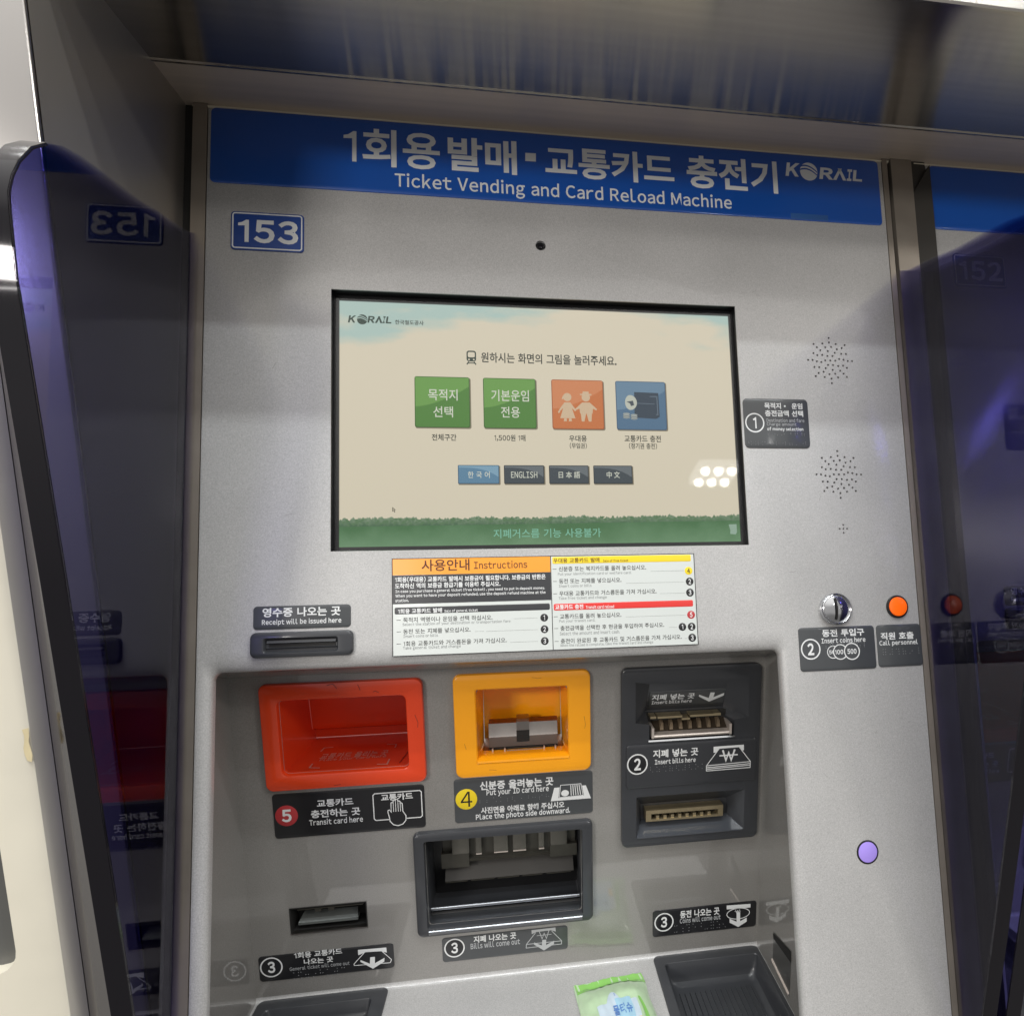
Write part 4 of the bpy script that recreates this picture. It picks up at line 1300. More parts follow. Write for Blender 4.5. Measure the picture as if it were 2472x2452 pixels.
# the couple on the orange button
def couple(u0, lady):
    b = MB()
    P = lambda u, v: (u0 + u, v)
    b.face([FP(*P(0.0038 * math.cos(a), 0.1385 + 0.0038 * math.sin(a)), hp) for a in [2 * math.pi * i / 20 for i in range(20)]])
    if lady:
        b.face([FP(*P(u, v), hp) for u, v in ((-0.0038, 0.1400), (-0.0052, 0.1362), (-0.0036, 0.1368))])
        body = [(-0.0022, 0.1335), (0.0022, 0.1335), (0.0062, 0.1262), (0.0080, 0.1258), (0.0082, 0.1272), (0.0072, 0.1278), (0.0034, 0.1318)]
        b.face([FP(*P(u, v), hp) for u, v in ((-0.0026, 0.1336), (0.0026, 0.1336), (0.0034, 0.1300), (0.0068, 0.1190), (-0.0068, 0.1190), (-0.0034, 0.1300))])
        b.face([FP(*P(u, v), hp) for u, v in ((0.0026, 0.1336), (0.0078, 0.1265), (0.0068, 0.1254), (0.0022, 0.1300))])
        b.face([FP(*P(u, v), hp) for u, v in ((-0.0026, 0.1336), (-0.0078, 0.1265), (-0.0068, 0.1254), (-0.0022, 0.1300))])
        b.face([FP(*P(u, v), hp) for u, v in ((-0.0088, 0.1252), (-0.0072, 0.1262), (-0.0066, 0.1244), (-0.0082, 0.1236))])
        for q in (-0.0022, 0.0022):
            b.face([FP(*P(q + u, v), hp) for u, v in ((-0.0011, 0.1188), (0.0011, 0.1188), (0.0013, 0.1162), (-0.0015, 0.1162))])
    else:
        b.face([FP(*P(u, v), hp) for u, v in ((-0.0052, 0.1406), (0.0052, 0.1406), (0.0052, 0.1418), (-0.0052, 0.1418))])
        b.face([FP(*P(u, v), hp) for u, v in ((-0.0030, 0.1416), (0.0030, 0.1416), (0.0026, 0.1440), (-0.0026, 0.1440))])
        b.face([FP(*P(u, v), hp) for u, v in ((-0.0034, 0.1338), (0.0034, 0.1338), (0.0062, 0.1290), (0.0056, 0.1235), (-0.0056, 0.1235), (-0.0062, 0.1290))])
        b.face([FP(*P(u, v), hp) for u, v in ((0.0034, 0.1338), (0.0098, 0.1278), (0.0092, 0.1266), (0.0044, 0.1290))])
        b.face([FP(*P(u, v), hp) for u, v in ((-0.0034, 0.1338), (-0.0098, 0.1278), (-0.0092, 0.1266), (-0.0044, 0.1290))])
        for q, k in ((-0.0026, -1), (0.0026, 1)):
            b.face([FP(*P(q + u, v), hp) for u, v in ((-0.0024, 0.1236), (0.0024, 0.1236), (0.0012 + 0.0006 * k, 0.1162), (-0.0012 + 0.0006 * k, 0.1162))])
    return b
b = couple(-0.0108, True)
b2 = couple(0.0060, False)
off = len(b.v)
b.v += b2.v
b.f += [tuple(i + off for i in f) for f in b2.f]
pic('couple_pictogram', b, (0.62, 0.46, 0.30))
# coins and card reader picture on the blue button
b = MB().face([FP(x, s, hp) for x, s in ((0.0505, 0.1445), (0.0730, 0.1440), (0.0735, 0.1215), (0.0700, 0.1195), (0.0500, 0.1205))])
pic('reader_picture', b, (0.040, 0.060, 0.085))
b = MB().line(FP, [(0.0650, 0.1405), (0.0715, 0.1405), (0.0718, 0.1235), (0.0700, 0.1235)], 0.0009, hp + 0.0001)
b.line(FP, [(0.0520, 0.1340), (0.0690, 0.1335)], 0.0006, hp + 0.0001)
pic('reader_outline', b, (0.12, 0.16, 0.20))
b = MB().face([FP(0.0465 + (0.0062 if math.cos(a) > 0 else 0.0048) * math.cos(a), 0.1345 + 0.0070 * math.sin(a), hp + 0.0002) for a in [2 * math.pi * i / 24 for i in range(24)]])
pic('banknote_picture', b, (0.50, 0.52, 0.44))
b = MB()
for x, s in ((0.0425, 0.1205), (0.0495, 0.1195)):
    for k in range(3):
        b.face([FP(x + 0.0032 * math.cos(a), s + k * 0.0016 + 0.0011 * math.sin(a), hp + 0.0003 + k * 0.00003) for a in [2 * math.pi * i / 16 for i in range(16)]])
pic('coin_picture', b, (0.33, 0.36, 0.34))
b = MB()
for x, s in ((0.0425, 0.1213), (0.0495, 0.1203)):
    for k in range(2):
        b.line(FP, [(x + 0.0030 * math.cos(a), s + k * 0.0016 + 0.0011 * math.sin(a)) for a in [math.pi + math.pi * i / 8 for i in range(9)]], 0.0003, hp + 0.0005)
b.face([FP(x, s, hp + 0.0005) for x, s in ((0.0430, 0.1350), (0.0490, 0.1362), (0.0500, 0.1320), (0.0470, 0.1310), (0.0462, 0.1335))])
pic('coin_shading', b, (0.07, 0.085, 0.10))
b = MB().face([FP(x, s, hp) for x, s in marks('screen', 'cur')[0][1]])
pic('cursor_arrow', b, (0.05, 0.05, 0.04))
b = MB().face([FP(x, s, hp + 0.0001) for x, s in [(x * 0.55 - 0.16155 * 0 + 0.45 * -0.1613, s * 0.55 + 0.45 * 0.0371) for x, s in marks('screen', 'cur')[0][1]]])
pic('cursor_fill', b, (0.50, 0.45, 0.33))
x0, x1, s0, s1 = Qr('hand')
b = MB().face([FP(x, s, hp) for x, s in ((x0, s1), (x1, s1 + 0.0002), (x1, s0 + 0.002), (x0 + 0.006, s0), (x0 + 0.001, s0 + 0.0006), (x0 + 0.0014, s0 + 0.004))])
pic('corner_icon', b, (0.30, 0.42, 0.33))
gl = obj('cover_glass', MB().box(FP, SCR[0] + 0.0006, SCR[1] - 0.0006, SCR[2] + 0.0006, SCR[3] - 0.0006, -0.0086 + 0.0004, -0.0070), 'glass', screen)
b = MB().loft([[FP(x, SCR[2] + 0.0002 + 0.0009 * math.sin(a), -0.0060 + 0.0056 * math.cos(a) ** 2) for a in [math.pi / 2 * i / 5 for i in range(6)]] for x in (SCR[0] + 0.0004, SCR[1] - 0.0004)], closed=False)
obj('sill_trim', b, 'chrome', screen)

# ================================================================== what sits in the recess
def hole_walls(mb, F, rects, hs, rads, n=5):
    return mb.loft([[F(x, s, h) for x, s in rr(*q, r, n)] for q, h, r in zip(rects, hs, rads)])

# ---- red transit card tray
RO = (-0.2885, -0.1480, -0.2040, -0.1070)
t = MB()
t.plate(FR, RO, 0.0060, 0.0, 0.0055, 0.0016, holes=[rr(*grow(RED_IN, 0.0014), 0.0060, 5)], n=5)
RB = (-0.2712, -0.1655, -0.1895, -0.1225)
hole_walls(t, FR, [grow(RED_IN, 0.0014), grow(RED_IN, 0.0004), RED_IN, grow(RED_IN, -0.0002)], [0.0055, 0.0050, 0.0030, -0.004], [0.006, 0.0052, 0.0048, 0.0046])
x0, x1, s0, s1 = grow(RED_IN, -0.0002)
yb, hb = -0.0830, 0
t.face([FR(x0, s1, -0.004), FR(x0, s0, -0.004), FR(x0 + 0.001, s0, -0.0865), FR(x0 + 0.001, s1 - 0.001, -0.0865)])
t.face([FR(x1, s1, -0.004), FR(x1, s0, -0.004), FR(x1 - 0.001, s0, -0.0865), FR(x1 - 0.001, s1 - 0.001, -0.0865)])
t.face([FR(x0, s1, -0.004), FR(x1, s1, -0.004), FR(x1 - 0.001, s1 - 0.001, -0.0865), FR(x0 + 0.001, s1 - 0.001, -0.0865)])
t.face([FR(x0, s0, -0.004), FR(x1, s0, -0.004), FR(x1 - 0.001, s0, -0.0865), FR(x0 + 0.001, s0, -0.0865)])
red = obj('card_tray', t, 'red', root)
b = MB().loft([[FR(x, s, h) for s, h in ((-0.1225, -0.0700), (-0.1700, -0.0760), (-0.1752, -0.0764), (-0.1776, -0.0775), (-0.1790, -0.0800), (-0.1798, -0.0850), (-0.1895, -0.0860))] for x in (-0.2725, -0.1645)], closed=False)
obj('rear_wall', b, 'red', red)
def FF(x, h, k=0.0):                           # on the tray floor
    return FR(x, -0.19 + 0.0006 + k, h)
b = texts(MB(), FF, words('floor'), 0.0001) if False else MB()
for it in words('floor'):
    hh = sorted((it[3], it[4]))
    text(b, FF, it[0], it[1], it[2], hh[1], hh[0], 0.0, 0.012)
for it in marks('floor', 'c'):
    b.line(lambda x, h, k: FF(x, h), it[1], 0.0013, 0)
obj('floor_lettering', b, mat('worn_red_print', (0.62, 0.30, 0.24), 0.5), red)
b = MB()
for it in marks('floor', 'scr'):
    b.line(FR, it[1], 0.0005, 0.0055 + PRINT)
b.line(FR, [(-0.2300, -0.2015), (-0.2240, -0.2008)], 0.0004, 0.0055 + PRINT)
b.line(FR, [(-0.1555, -0.1400), (-0.1530, -0.1475), (-0.1535, -0.1520)], 0.0004, 0.0055 + PRINT)
obj('scratches', b, 'scratch', red)
b = MB().line(lambda x, h, k: FF(x, h, 0.0002), [(-0.1660, -0.060), (-0.1740, -0.006)], 0.0007, 0)
obj('floor_crack', b, 'scratch', red)

# ---- amber identity card reader
YO = (-0.1208, 0.0075, -0.2036, -0.1058)
t = MB()
t.plate(FR, YO, 0.0066, 0.0, 0.0055, 0.0018, holes=[rr(*grow(YEL_IN, 0.0010), 0.0022, 4)], n=5)
hole_walls(t, FR, [grow(YEL_IN, 0.0010), YEL_IN], [0.0055, 0.0044], [0.0022, 0.0018], 4)
x0, x1, s0, s1 = YEL_IN
bx0, bx1 = -0.0962, -0.0184
t.face([FR(x0, s1, 0.0044), FR(x0, s0 + 0.004, 0.0044), FR(bx0, -0.183, -0.030), FR(bx0, -0.1325, -0.045)])
t.face([FR(x1, s1, 0.0044), FR(x1, s0 + 0.004, 0.0044), FR(bx1, -0.183, -0.030), FR(bx1, -0.1325, -0.045)])
t.face([FR(x0, s1, 0.0044), FR(x1, s1, 0.0044), FR(bx1, -0.1325, -0.045), FR(bx0, -0.1325, -0.045)])
t.face([FR(bx0, -0.1325, -0.045), FR(bx1, -0.1325, -0.045), FR(bx1, -0.188, -0.045), FR(bx0, -0.188, -0.045)])
idr = obj('identity_card_reader', t, 'yellow', root)
b = MB().loft([[FR(x, s, h) for s, h in ((s0 - 0.0002, 0.0058), (s0 + 0.0006, 0.0066), (s0 + 0.0022, 0.0062), (s0 + 0.0048, 0.0010), (s0 + 0.0052, -0.006), (s0 + 0.0050, -0.034))] for x in (x0 - 0.0006, x1 + 0.0006)], closed=False)
obj('front_lip', b, 'yellow', idr)
b = MB()
b.loft([[FR(x, s, h) for s, h in ((-0.1605, -0.030), (-0.1630, -0.0235), (-0.1745, -0.0210), (-0.1758, -0.0200), (-0.1825, -0.0130), (-0.1832, -0.0150), (-0.1832, -0.030))] for x in (-0.0908, -0.0232)], True, True)
obj('reader_bracket', b, 'satin', idr)
b = MB().loft([[FR(x, s, h) for s, h in ((-0.1570, -0.030), (-0.1585, -0.0205), (-0.1605, -0.0185), (-0.1690, -0.0180), (-0.1696, -0.0195), (-0.1696, -0.030))] for x in (-0.0635, -0.0513)], True, True)
obj('bracket_tab', b, 'satin', idr)
obj('bracket_notch', MB().loft([[FR(x, s, h) for s, h in ((-0.1697, -0.0205), (-0.1748, -0.0200), (-0.1790, -0.0155))] for x in (-0.0637, -0.0511)], closed=False), 'gap', idr)
b = MB().loft([[FR(x, s, h) for s, h in ((-0.1812, -0.034), (-0.1850, -0.010), (-0.1862, -0.0085), (-0.1870, -0.0090), (-0.1870, -0.034))] for x in (-0.0962, -0.0180)], True, True)
obj('base_plate', b, 'satin', idr)
b = MB()
for x in (-0.0868, -0.0752, -0.0372, -0.0262):
    b.box(FR, x - 0.0007, x + 0.0007, -0.1868, -0.1822, -0.0100, -0.0072)
b.box(FR, -0.0735, -0.0385, -0.1862, -0.1846, -0.0100, -0.0078)
obj('guide_pins', b, 'pale_steel', idr)
obj('dark_slot', MB().box(FR, -0.0896, -0.0240, -0.1840, -0.1826, -0.0150, -0.0110), 'gap', idr)

b = MB()
for q in ([(-0.0900, -0.1965), (-0.0830, -0.1972)], [(0.0010, -0.1500), (0.0022, -0.1580), (0.0015, -0.1620)], [(-0.0480, -0.1105), (-0.0420, -0.1118), (-0.0390, -0.1112)], [(-0.1120, -0.1700), (-0.1105, -0.1755)]):
    b.line(FR, q, 0.0004, 0.0055 + PRINT)
obj('scratches', b, mat('brown_scratch', (0.42, 0.17, 0.01), 0.6), idr)
# ---- labels in the recess
def rguide(rect, r, film='label_black'):
    return obj('guide_label', MB().plate(FR, rect, r, 0.0, 0.0007, 0.0003), film, root)
HR = 0.0007 + PRINT
G5 = rguide((-0.2860, -0.1513, -0.2505, -0.2085), 0.003)
o5 = obj('number_badge', MB().disc(FR, -0.2746, -0.2292, 0.0098, 0.0006, HR, 40, 0.00001), 'badge_red', G5, extra=[(text(MB(), FR, '5', -0.2789, -0.2703, -0.2352, -0.2232, HR + PRINT, 0.035), 'white')])
b = texts(MB(), FR, words('lab5'), HR)
obj('lettering', b, 'white', G5)
b = MB()
cq = marks('lab5', 'card')[0][1]
hand = marks('lab5', 'hand')[0][1]
b.line(FR, [(-0.1840, -0.2401)] + [(-0.1978 + 0.0016, -0.2401), (-0.1978, -0.2385), (-0.1978, -0.2158), (-0.1962, -0.2142), (-0.1554, -0.2140), (-0.1540, -0.2154), (-0.1540, -0.2387), (-0.1556, -0.2402), (-0.1692, -0.2402)], 0.0009, HR)
palm = [(-0.1843, -0.2310), (-0.1836, -0.2308), (-0.1822, -0.2330), (-0.1820, -0.2245), (-0.1816, -0.2238), (-0.1804, -0.2238), (-0.1800, -0.2245), (-0.1800, -0.2224), (-0.1795, -0.2217),
        (-0.1784, -0.2217), (-0.1779, -0.2224), (-0.1779, -0.2216), (-0.1774, -0.2210), (-0.1762, -0.2210), (-0.1757, -0.2217), (-0.1757, -0.2232), (-0.1752, -0.2228), (-0.1742, -0.2228), (-0.1737, -0.2235),
        (-0.1737, -0.2252), (-0.1732, -0.2248), (-0.1724, -0.2248), (-0.1719, -0.2255), (-0.1716, -0.2330), (-0.1690, -0.2375), (-0.1692, -0.2420), (-0.1722, -0.2455), (-0.1765, -0.2468), (-0.1808, -0.2455), (-0.1836, -0.2420), (-0.1842, -0.2375), (-0.1852, -0.2330), (-0.1850, -0.2314)]
b.line(FR, palm, 0.0008, HR, True)
for x, s0_ in ((-0.1800, -0.2245), (-0.1779, -0.2224), (-0.1757, -0.2232), (-0.1737, -0.2252)):
    b.line(FR, [(x, s0_), (x, -0.2330)], 0.0006, HR)
obj('hand_pictogram', b, 'white', G5)

G4 = rguide((-0.1239, 0.0092, -0.2491, -0.2062), 0.003, 'label')
b = texts(MB(), FR, words('lab4'), HR)
obj('lettering', b, 'white', G4)
d4 = MB().disc(FR, -0.1126, -0.2260, 0.0101, 0.0006, HR, 40, 0.00001)
obj('number_badge', d4, 'yellow_print', G4)
obj('badge_digit', text(MB(), FR, '4', -0.1180, -0.1072, -0.2334, -0.2186, HR + PRINT, 0.0), 'black_print', G4)
b = MB().face([FR(x, s, HR) for x, s in marks('lab4', 'base')[0][1]])
q = marks('lab4', 'idcard')[0][1]
obj('tray_pictogram', b, 'white', G4)
lerp = lambda u, v: tuple((q[0][k] * (1 - u) + q[1][k] * u) * (1 - v) + (q[3][k] * (1 - u) + q[2][k] * u) * v for k in (0, 1))
b = MB().face([FR(*lerp(u, v), HR + PRINT) for u, v in ((0.02, 0.02), (.98, .02), (.98, .98), (.02, .98))])
obj('card_pictogram', b, 'label', G4)
b = MB().line(FR, [lerp(u, v) for u, v in ((.05, .05), (.95, .05), (.95, .95), (.05, .95))], 0.0006, HR + 2 * PRINT, True)
for i in range(5):
    u = 0.50 + 0.09 * i
    b.line(FR, [lerp(u, .1), lerp(u, .88)], 0.0008, HR + 2 * PRINT)
c_ = lerp(0.26, 0.66)
b.face([FR(c_[0] + 0.0038 * math.cos(a), c_[1] + 0.0032 * math.sin(a), HR + 2 * PRINT) for a in [2 * math.pi * i / 20 for i in range(20)]])
obj('card_lines', b, 'white', G4)
braille(FR, 'lab4', G4, 0.0007)

def out_label(rect, key, film, letter='white', soft='dim_white'):
    o = rguide(rect, 0.003, film)
    obj('lettering', texts(MB(), FR, [q for q in words(key, {'w'}) if q[0] != '₩'], HR), letter, o)
    sm = words(key, {'m', 't'})
    obj('small_lettering', texts(MB(), FR, sm, HR), soft, o)
    n = [it for it in T[key] if len(it) == 6 and it[4] == 0 and it[0] == '3'][0]
    obj('badge_field', MB().disc(FR, n[1], n[2], n[3] * 0.95, 0.0006, HR, 40, 0.00001), 'label_black', o)
    obj('number_badge', badge(MB(), FR, n[1], n[2], n[3], '3', HR + PRINT), 'white', o)
    if marks(key, 'braille'):
        braille(FR, key, o, 0.0007)
    return o
G3 = out_label((-0.3102, -0.1874, -0.3903, -0.3649), 'l3t', 'label_black')
b = MB()
for m_ in ('bar', 'arrow'):
    b.fill(FR, [marks('l3t', m_)[0][1]], HR + (PRINT if m_ == 'arrow' else 0))
tq = marks('l3t', 'trap')[0][1]
b.line(FR, [tq[0], tq[5], tq[4]] , 0.0007, HR)
b.line(FR, [tq[1], tq[2], tq[3]], 0.0007, HR)
b.line(FR, [tq[4], tq[3]], 0.0007, HR)
obj('ticket_pictogram', b, 'white', G3)
G3b = out_label((-0.1414, -0.0176, -0.3907, -0.3654), 'l3b', 'label')
b = MB()
for m_ in ('bar', 'arrow'):
    b.fill(FR, [marks('l3b', m_)[0][1]], HR + (PRINT if m_ == 'arrow' else 0))
tq = marks('l3b', 'trap')[0][1]
b.line(FR, [tq[0], tq[5], tq[4], tq[3], tq[2], tq[1]], 0.0007, HR)
b.line(FR, [tq[5], tq[2]], 0.0007, HR)
won(b, FR, -0.0480, -0.0345, -0.3768, -0.3685, HR, 0.0008)
obj('banknote_pictogram', b, 'dim_white', G3b)
G3c = out_label((0.0707, 0.1830, -0.3884, -0.3596), 'l3c', 'label_black')
b = MB()
for m_ in ('bar', 'arrow'):
    b.fill(FR, [marks('l3c', m_)[0][1]], HR + (PRINT if m_ == 'arrow' else 0))
b.line(FR, [(0.1630 + 0.0125 * math.cos(a), -0.3719 + 0.0060 * math.sin(a)) for a in [2 * math.pi * i / 32 for i in range(32)]], 0.0008, HR, True)
won(b, FR, 0.1590, 0.1655, -0.3712, -0.3672, HR, 0.0005)
obj('coin_pictogram', b, 'white', G3c)

# ---- banknote acceptor
BO_ = (0.0375, 0.1790, -0.2860, -0.1066)
FUN1b = (0.0511, 0.1658, -0.1600, -0.1200)
t = MB()
f1 = [(0.0511, -0.1200), (0.1658, -0.1200), (0.1660, -0.1600), (0.1515, -0.1620), (0.1515, -0.1775), (0.0650, -0.1775), (0.0650, -0.1620), (0.0511, -0.1600)]
t.plate(FR, BO_, 0.0060, 0.0, 0.0060, 0.0012, holes=[f1, rr(*FUN2, 0.0012, 3)])
hb_ = -0.0120
i1 = [(0.0650, -0.1225), (0.1440, -0.1225), (0.1457, -0.1540), (0.1457, -0.1620), (0.1457, -0.1770), (0.0640, -0.1770), (0.0640, -0.1620), (0.0640, -0.1540)]
hh1 = [0.0052, 0.0052, hb_, hb_, hb_, hb_, hb_, hb_]
i1b = [(0.0560, -0.1215), (0.1600, -0.1215), (0.1500, -0.1555), (0.1480, -0.1620), (0.1480, -0.1770), (0.0650, -0.1770), (0.0650, -0.1620), (0.0600, -0.1555)]
t.loft([[FR(x, s, 0.0060) for x, s in f1], [FR(x, s, h) for (x, s), h in zip(i1, hh1)]])
t.face([FR(x, s, h) for (x, s), h in zip([i1[0], i1[1], i1[2], i1[7]], [hh1[0], hh1[1], hb_, hb_])])
t.face([FR(x, s, hb_) for x, s in (i1[7], i1[2], i1[4], i1[5])])
iz = (0.0600, 0.1510, -0.2668, -0.2500)
t.loft([[FR(x, s, 0.0060) for x, s in rect4(*FUN2)], [FR(x, s, 0.0054) for x, s in rect4(*grow(FUN2, -0.0006))],
        [FR(x, s, -0.0110) for x, s in rect4(*iz)]])
t.face([FR(x, s, -0.0110) for x, s in rect4(*iz)])
acc = obj('banknote_acceptor', t, 'plastic', root, 25)
# sloping face carries the upper notice
def FA(x, s, k=0.0):
    u = (-0.1225 - s) / (0.1540 - 0.1225)
    return FR(x, s, 0.0052 + (hb_ - 0.0052) * u + 0.0003 + k)
pl_ = MB().loft([[FA(x, s, -0.0001) for x, s in rr(0.0668, 0.1440, -0.1500, -0.1316, 0.0015)], [FA(x, s, 0.0002) for x, s in rr(0.0671, 0.1437, -0.1497, -0.1319, 0.0013)]], False, True)
pl1 = obj('notice_film', pl_, 'label', acc)
b = texts(MB(), FA, words('bill1'), 0.0003)
b.fill(FA, [marks('bill1', 'arrow')[0][1]], 0.0003)
obj('notice_lettering', b, 'white', acc)
raised = MB().plate(FR, (0.0418, 0.1752, -0.2248, -0.1812), 0.0035, 0.0060, 0.0072, 0.0008)
lb = obj('notice_plate', raised, 'plastic', acc)
HB = 0.0072 + PRINT
b = texts(MB(), FR, [q for q in words('bill2') if q[0] != '₩'], HB)
won(b, FR, 0.1372, 0.1545, -0.2022, -0.1915, HB, 0.0019)
badge(b, FR, 0.0528, -0.2002, 0.0104, '2', HB + PRINT)
b.fill(FR, [marks('bill2', 'bar')[0][1]], HB)
tq = marks('bill2', 'trap')[0][1]
for j in ([tq[0], tq[5], tq[4], tq[3], tq[2], tq[1]], [tq[5], tq[2]], [(tq[5][0], tq[5][1] - 0.0020), (tq[2][0], tq[2][1] - 0.0020)], [(tq[5][0], tq[5][1] - 0.0036), (tq[2][0], tq[2][1] - 0.0036)]):
    b.line(FR, j, 0.0008, HB)
obj('plate_lettering', b, 'white', acc)
obj('badge_field', MB().disc(FR, 0.0528, -0.2002, 0.0100, 0.0071, HB, 40, 0.00001), 'label_black', acc)
bb = MB()
for it in marks('bill2', 'braille'):
    dots(bb, FR, *it[1:5], 0.0072)
obj('braille', bb, 'braille', acc)
b = MB().box(FR, 0.0650, 0.1505, -0.1772, -0.1560, -0.0118, -0.0100)
obj('upper_throat', b, 'inside', acc)
b = MB()
for i in range(7):
    x = 0.0785 + i * 0.0097
    b.loft([[FR(x + dx, s, h) for dx, s, h in ((-0.0022, -0.1700, -0.0098), (0.0022, -0.1700, -0.0098), (0.0030, -0.1630, -0.0098), (-0.0004, -0.1630, -0.0098))],
            [FR(x + dx, s, h) for dx, s, h in ((-0.0018, -0.1698, 0.0010), (0.0018, -0.1698, 0.0010), (0.0026, -0.1650, -0.0030), (0.0, -0.1650, -0.0030))]], False, True)
obj('upper_teeth', b, 'brown', acc)
b = MB()
b.box(FR, 0.0670, 0.0728, -0.1582, -0.1560, -0.0110, 0.0010)
b.box(FR, 0.0740, 0.0990, -0.1580, -0.1560, -0.0110, 0.0022)
b.box(FR, 0.1070, 0.1310, -0.1580, -0.1560, -0.0110, 0.0022)
b.box(FR, 0.1315, 0.1390, -0.1584, -0.1560, -0.0110, 0.0010)
b.box(FR, 0.0985, 0.1068, -0.1606, -0.1588, -0.0110, 0.0020)
obj('upper_guide', b, 'brass', acc)
b = MB()
for x0_, x1_, px in ((0.0668, 0.0692, 0), (0.1455, 0.1480, 0)):
    b.box(FR, x0_, x1_, -0.1752, -0.1648, -0.0110, 0.0085)
b.loft([[FR(x, s, h) for s, h in ((-0.1712, 0.0010), (-0.1722, 0.0085), (-0.1732, 0.0092), (-0.1746, 0.0088), (-0.1748, 0.0005), (-0.1748, -0.0100))] for x in (0.0692, 0.1455)], closed=False)
obj('slot_bracket', b, 'pale_steel', acc)
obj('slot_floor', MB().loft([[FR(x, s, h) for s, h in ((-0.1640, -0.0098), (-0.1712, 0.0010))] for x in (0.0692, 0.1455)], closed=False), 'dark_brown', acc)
obj('upper_lip', MB().loft([[FR(x, s, h) for s, h in ((-0.1768, 0.0040), (-0.1775, 0.0064), (-0.1788, 0.0072), (-0.1800, 0.0062))] for x in (0.0640, 0.1525)], closed=False), 'chrome', acc)
b = MB()
xs0, xs1 = 0.0632, 0.1440
b.box(FR, xs0, xs1, -0.2560, -0.2522, -0.0108, 0.0000)
b.box(FR, xs0, xs0 + 0.0055, -0.2638, -0.2560, -0.0108, -0.0003)
b.box(FR, xs1 - 0.0055, xs1, -0.2638, -0.2560, -0.0108, -0.0003)
b.box(FR, xs0 + 0.0055, xs1 - 0.0055, -0.2638, -0.2618, -0.0108, -0.0003)
for i in range(8):
    x = 0.0755 + i * 0.0077
    b.box(FR, x - 0.0016, x + 0.0016, -0.2618, -0.2586, -0.0108, -0.0012)
obj('lower_slot', b, 'brass', acc)
obj('lower_throat', MB().box(FR, xs0 + 0.0055, xs1 - 0.0055, -0.2618, -0.2560, -0.0109, -0.0085), 'gap', acc)
obj('lower_lip', MB().loft([[FR(x * 1, s, h) for s, h in ((-0.2668, -0.0108), (-0.2752, 0.0050), (-0.2760, 0.0066), (-0.2770, 0.0064), (-0.2774, 0.0058))] for x in (0.0600, 0.1510)], closed=False) if False else
    MB().face([FR(0.0602, -0.2666, -0.0106), FR(0.1508, -0.2666, -0.0106), FR(0.1632, -0.2752, 0.0054), FR(0.0526, -0.2752, 0.0054)])
    .loft([[FR(x, s, h) for s, h in ((-0.2752, 0.0054), (-0.2757, 0.0066), (-0.2768, 0.0068), (-0.2776, 0.0058))] for x in (0.0526, 0.1632)], closed=False), mat('lip_plastic', (0.055, 0.06, 0.07), 0.16, 0, 0.8, 0.05), acc)

# ---- banknote outlet
QO = (-0.1634, 0.0083, -0.3590, -0.2544)
t = MB()
t.plate(FR, QO, 0.0055, 0.0, 0.0064, 0.0024, holes=[rr(*grow(BOUT_IN, 0.0006), 0.0025, 4)])
hole_walls(t, FR, [grow(BOUT_IN, 0.0006), BOUT_IN, grow(BOUT_IN, -0.0004)], [0.0064, 0.0052, -0.050], [0.0025, 0.0022, 0.002], 4)
outl = obj('banknote_outlet', t, 'plastic', root)
obj('throat', MB().face([FR(x, s, -0.0480) for x, s in rect4(-0.153, -0.0026, -0.35, -0.2626)]), 'black', outl)
b = MB()
b.box(FR, -0.1412, -0.0060, -0.3060, -0.2700, -0.046, -0.0335)
b.box(FR, -0.1425, -0.1150, -0.3115, -0.2960, -0.046, -0.0285)
b.box(FR, -0.0324, -0.0045, -0.3088, -0.2960, -0.046, -0.0285)
b.loft([[FR(x, s, h) for s, h in ((-0.3035, -0.030), (-0.3052, -0.0275), (-0.3068, -0.030))] for x in (-0.1150, -0.0324)], closed=False)
obj('upper_block', b, 'mech', outl)
b = MB()
for x0_, x1_, s0_ in ((-0.1317, -0.1143, -0.2969), (-0.1081, -0.1019, -0.2975), (-0.0900, -0.0753, -0.2977), (-0.0706, -0.0568, -0.2971), (-0.0443, -0.0382, -0.2966), (-0.0321, -0.0145, -0.2958)):
    b.plate(FR, (x0_, x1_, s0_, -0.2700), 0.0012, -0.036, -0.0270, 0.0010)
obj('rollers', b, mat('grey_roller', (0.11, 0.105, 0.09), 0.4, 0.2, mottle=0.12, mscale=90), outl)
b = MB()
for x0_, x1_ in ((-0.1081, -0.1019), (-0.0900, -0.0753), (-0.0706, -0.0568), (-0.0443, -0.0382)):
    b.box(FR, x0_ + 0.0003, x1_ - 0.0003, -0.2988, -0.2976, -0.034, -0.0275)
obj('roller_lips', b, 'pale_steel', outl)
b = MB()
b.loft([[FR(x, s, h) for s, h in ((-0.3070, -0.046), (-0.3265, -0.0300), (-0.3275, -0.0310))] for x in (-0.1400, -0.0080)], closed=False)
obj('lower_chute', b, mat('dark_chute', (0.035, 0.032, 0.028), 0.4), outl)
b = MB()
for x0_, x1_ in ((-0.1395, -0.1175), (-0.1140, -0.0905), (-0.0870, -0.0650), (-0.0615, -0.0410), (-0.0365, -0.0110)):
    b.box(FR, x0_, x1_, -0.3278, -0.3270, -0.0312, -0.0296)
obj('chute_edges', b, 'mech', outl)
b = MB().tube([FR(x, -0.3412, -0.0105) for x in (-0.1520, -0.1100, -0.0700, -0.0040)], 0.0017, 12)
obj('upper_rod', b, 'soft_chrome', outl)
b = MB().loft([[FR(x, s, h) for s, h in ((-0.3412, -0.0105), (-0.3470, -0.0140), (-0.3500, -0.0110))] for x in (-0.1522, -0.0034)], closed=False)
obj('roller_band', b, 'black', outl)
